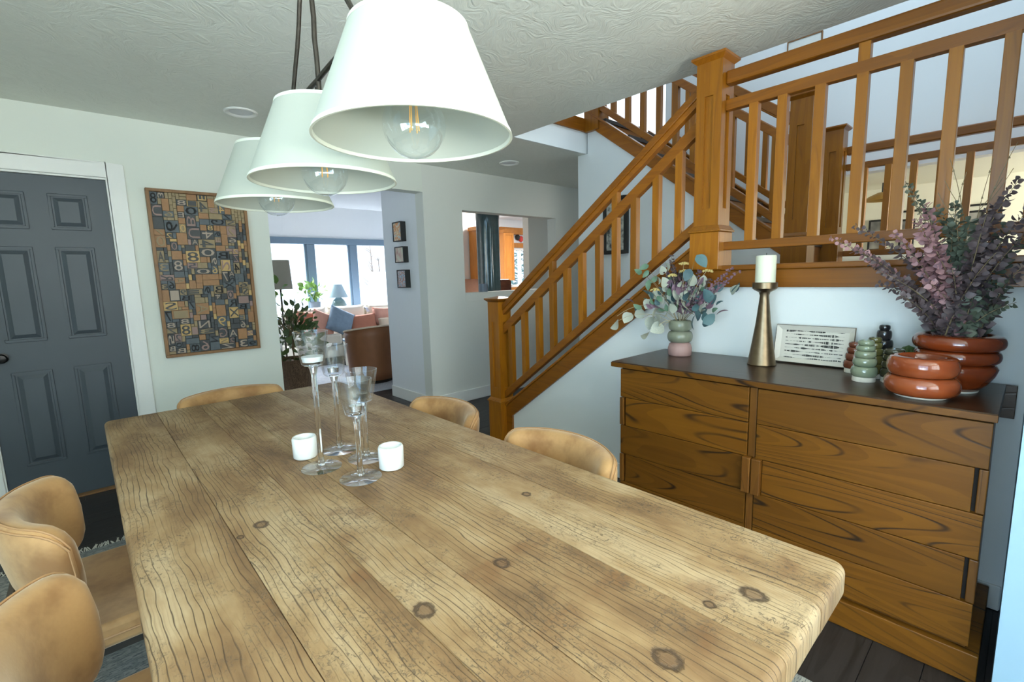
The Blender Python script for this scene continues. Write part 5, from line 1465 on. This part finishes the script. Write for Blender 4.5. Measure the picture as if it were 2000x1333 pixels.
struct(obj('trim_9', MB().box(6.5, 8.1, YK-0.05, YK-0.012, 1.93, 2.03).box(6.5, 8.1, YK-0.07, YK-0.012, 2.20, 2.34).box(6.5, 8.1, YK-0.05, YK-0.012, 1.0, 1.10), 'cabinet', bevel=0.004), 'orange wood casing and cornice over the kitchen window')
def cabinet(x0, x1, y0, y1, z0, z1, label, side=False):
    c = thing('wall_cabinet', ((x0+x1)/2, y1, z0), label, 'cabinet', 'orange kitchen cabinets')
    obj('body', MB().box(x0, x1, y0+0.02, y1, z0, z1), 'cabinet', c, 0.002)
    w = 0.05
    d = obj('door', MB().box(x0+.005, x1-.005, y0, y0+0.02, z0+.005, z1-.005), 'cabinet', c, 0.002)
    obj('door_rail', MB().box(x0+.005, x0+w, y0-.012, y0, z0+.005, z1-.005).box(x1-w, x1-.005, y0-.012, y0, z0+.005, z1-.005).box(x0+w, x1-w, y0-.012, y0, z0+.005, z0+w).box(x0+w, x1-w, y0-.012, y0, z1-w, z1-.005), 'cabinet', d, 0.003)
    obj('crown', MB().prism([(y0-.01, z1), (y0-.05, z1+.06), (y1, z1+.06), (y1, z1)], 'x', x0-.02, x1+.02), 'cabinet', c)
cabinet(4.80, 5.06, 6.05, 6.28, 1.31, 2.08, 'orange wood wall cabinet left of the teal column in the kitchen')
cabinet(6.36, 6.62, 7.18, 7.49, 1.25, 2.20, 'orange wood wall cabinet beside the kitchen window')
kc = thing('kitchen_counter', (5.6, 6.9, 0), 'kitchen counter with brown backsplash seen through the pass-through', 'counter')
obj('base', MB().box(5.1, 8.1, 6.95, 7.46, 0.0, 0.98), 'cabinet', kc)
obj('worktop', MB().box(5.1, 8.1, 6.90, 7.47, 0.98, 1.02), 'bright', kc, 0.004)
kc2 = thing('kitchen_counter', (4.75, 6.1, 0), 'short kitchen counter below the left wall cabinet', 'counter')
obj('base', MB().box(4.56, 5.02, 5.78, 6.262, 0.0, 1.02), 'cabinet', kc2)
obj('backsplash', MB().box(4.56, 5.05, 6.262, 6.298, 1.02, 1.31), 'splash', kc2)
# teal column
tc = thing('teal_column', (4.09, 4.95, 0), 'glossy dark teal fluted column standing behind the pass-through', 'column')
def flute(i, j):
    a = 2*PI*j/64; z = [0.0, 1.0, 1.9, 2.02, 2.08, 2.12, 2.499][i]
    k = [1, 1, 1, .7, .35, 0, 0][i]
    r = 0.158-0.016*k*(0.5+0.5*math.cos(a*8))
    return (4.10+r*math.cos(a), 4.95+r*math.sin(a), z)
obj('shaft', MB().grid(flute, 7, 64, False, True), 'teal', tc, smooth=True, angle=60)
tag(obj('steel_pot', MB().lathe([(0.0, 0.0), (0.05, 0.0), (0.05, 0.09), (0.046, 0.09), (0.046, 0.01), (0.0, 0.01)], (3.36, 4.17, 1.1765), 24, False), 'potgrey', smooth=True, angle=40), 'small blue grey cup on the pass-through sill', 'cup')
tag(obj('dark_box', MB().prism([(4.25, 1.0), (4.50, 1.0), (4.50, 1.28), (4.45, 1.30), (4.30, 1.30), (4.25, 1.28)], 'y', 4.95, 5.10), 'rustb', bevel=0.01), 'dark brown box beside the teal column', 'box')
tag(obj('folded_cloth', MB().grid(lambda i, j: (6.75+0.45*i/8, 7.0+0.25*j/6, 1.021+0.14*max(0.0, math.sin(PI*i/8))**0.5*(0.8+.2*math.sin(j*1.3))), 9, 7), 'bluecloth', smooth=True), 'folded blue cloth on the kitchen counter', 'cloth')
tag(obj('red_ornament', MB().lathe([(0.0, -0.06), (0.04, -0.03), (0.06, 0.02), (0.03, 0.07), (0.0, 0.08)], (7.08, YK-0.05, 2.10), 16, False), 'redbird', smooth=True), 'small red ornament above the kitchen window', 'ornament')
tag(obj('black_ornament', MB().lathe([(0.0, -0.06), (0.04, -0.04), (0.06, 0.02), (0.03, 0.06), (0.0, 0.07)], (6.98, YK-0.05, 2.14), 16, False), 'blackbird', smooth=True), 'small black ornament above the kitchen window', 'ornament')
def conifer(x, y, h, r, seed, label):
    q = random.Random(seed)
    t = thing('conifer', (x, y, -0.3), label, 'tree', 'conifers outside')
    obj('trunk', MB().tube([(x, y, -0.3), (x, y, h)], [0.07, 0.02], 6), 'bark', t)
    mb = MB()
    for k in range(700):
        z = h*q.random()**1.2; rr_ = r*(1-z/h)*(0.55+0.45*q.random())+0.05; a = q.uniform(0, 2*PI)
        p = Vector((x+rr_*math.cos(a), y+rr_*math.sin(a), z)); s = 0.10
        d = Vector((math.cos(a), math.sin(a), -0.4)).normalized()*s; u = Vector((-math.sin(a), math.cos(a), 0))*s*0.45
        mb.add([p-d, p+u, p+d, p-u], [(0, 1, 2, 3)])
    obj('needles', mb, 'conifer', t, kind='stuff')
conifer(8.6, 9.6, 3.2, 0.8, 1, 'blue green conifer outside the kitchen window')
conifer(10.2, 10.6, 3.6, 0.9, 2, 'second blue green conifer farther outside the kitchen window')
struct(obj('ground_kitchen_side', MB().box(8.4, 20, 3, 9.6, -0.5, -0.3), 'snow'))
struct(obj('fence_wall', MB().box(6.0, 16, 12.4, 12.5, -0.3, 1.55), 'snow'), 'white garden wall outside the kitchen')

# ================================================================== DEN BEYOND THE LANDING
dl = thing('pendant_lamp', (6.3, 1.15, 2.2), 'amber glass pendant lamp hanging in the den beyond the landing', 'lamp')
obj('shade', MB().lathe([(0.0, 0.065), (0.04, 0.06), (0.12, 0.02), (0.155, -0.02), (0.148, -0.022), (0.10, 0.01), (0.0, 0.04)], (6.3, 1.15, 2.04), 28, False), 'amber', dl, smooth=True, angle=50)
obj('cord', MB().tube([(6.3, 1.15, 2.10), (6.3, 1.15, 2.199)], 0.006, 6), 'blackframe', dl)
for (y0_, y1_, z0_, z1_, pm, lab) in ((1.20, 1.34, 1.52, 1.86, 'pic_e', 'narrow dark framed picture on the den wall left of the lamp'),
                                     (0.40, 0.55, 1.52, 1.87, 'pic_e', 'grey framed picture on the den wall at the right'),
                                     (0.93, 1.06, 1.54, 1.84, 'pic_e', 'small framed picture in the middle of the den wall')):
    f = thing('framed_picture', (6.8, (y0_+y1_)/2, z0_), lab, 'picture', 'pictures in the den')
    b = 0.018
    obj('frame', MB().box(6.772, 6.799, y0_, y0_+b, z0_, z1_).box(6.772, 6.799, y1_-b, y1_, z0_, z1_).box(6.772, 6.799, y0_+b, y1_-b, z0_, z0_+b).box(6.772, 6.799, y0_+b, y1_-b, z1_-b, z1_), 'blackframe', f, 0.002)
    obj('print', MB().box(6.782, 6.798, y0_+b, y1_-b, z0_+b, z1_-b), pm, f)
tag(obj('picture_rail', MB().box(6.77, 6.799, 0.25, 1.16, 1.915, 1.935), 'blackframe'), 'thin black rail along the den wall', 'rail')
bk_ = thing('louvered_cabinet', (6.55, 1.2, 0.9), 'low white louvered cabinet in the den below the pictures', 'cabinet')
obj('body', MB().box(6.45, 6.78, 0.62, 1.55, 0.902, 1.47), 'louver', bk_, 0.004)
for k in range(10):
    obj('slat', MB().box(6.435, 6.45, 0.66, 1.51, 0.97+0.048*k, 1.00+0.048*k), 'louver', bk_)
ar = thing('lounge_chair', (6.0, 0.5, 0.9), 'black upholstered lounge chair in the den behind the eucalyptus', 'armchair')
obj('seat', MB().box(5.75, 6.25, 0.30, 0.78, 1.02, 1.24), 'blackleather', ar, 0.04, seg=3, smooth=True)
obj('backrest', MB().box(6.18, 6.32, 0.32, 0.76, 1.20, 1.53), 'blackleather', ar, 0.05, seg=3, smooth=True)
for x in (5.8, 6.2):
    for y in (0.35, 0.73): obj('leg', MB().box(x-.02, x+.02, y-.02, y+.02, 0.901, 1.03), 'blackleather', ar)
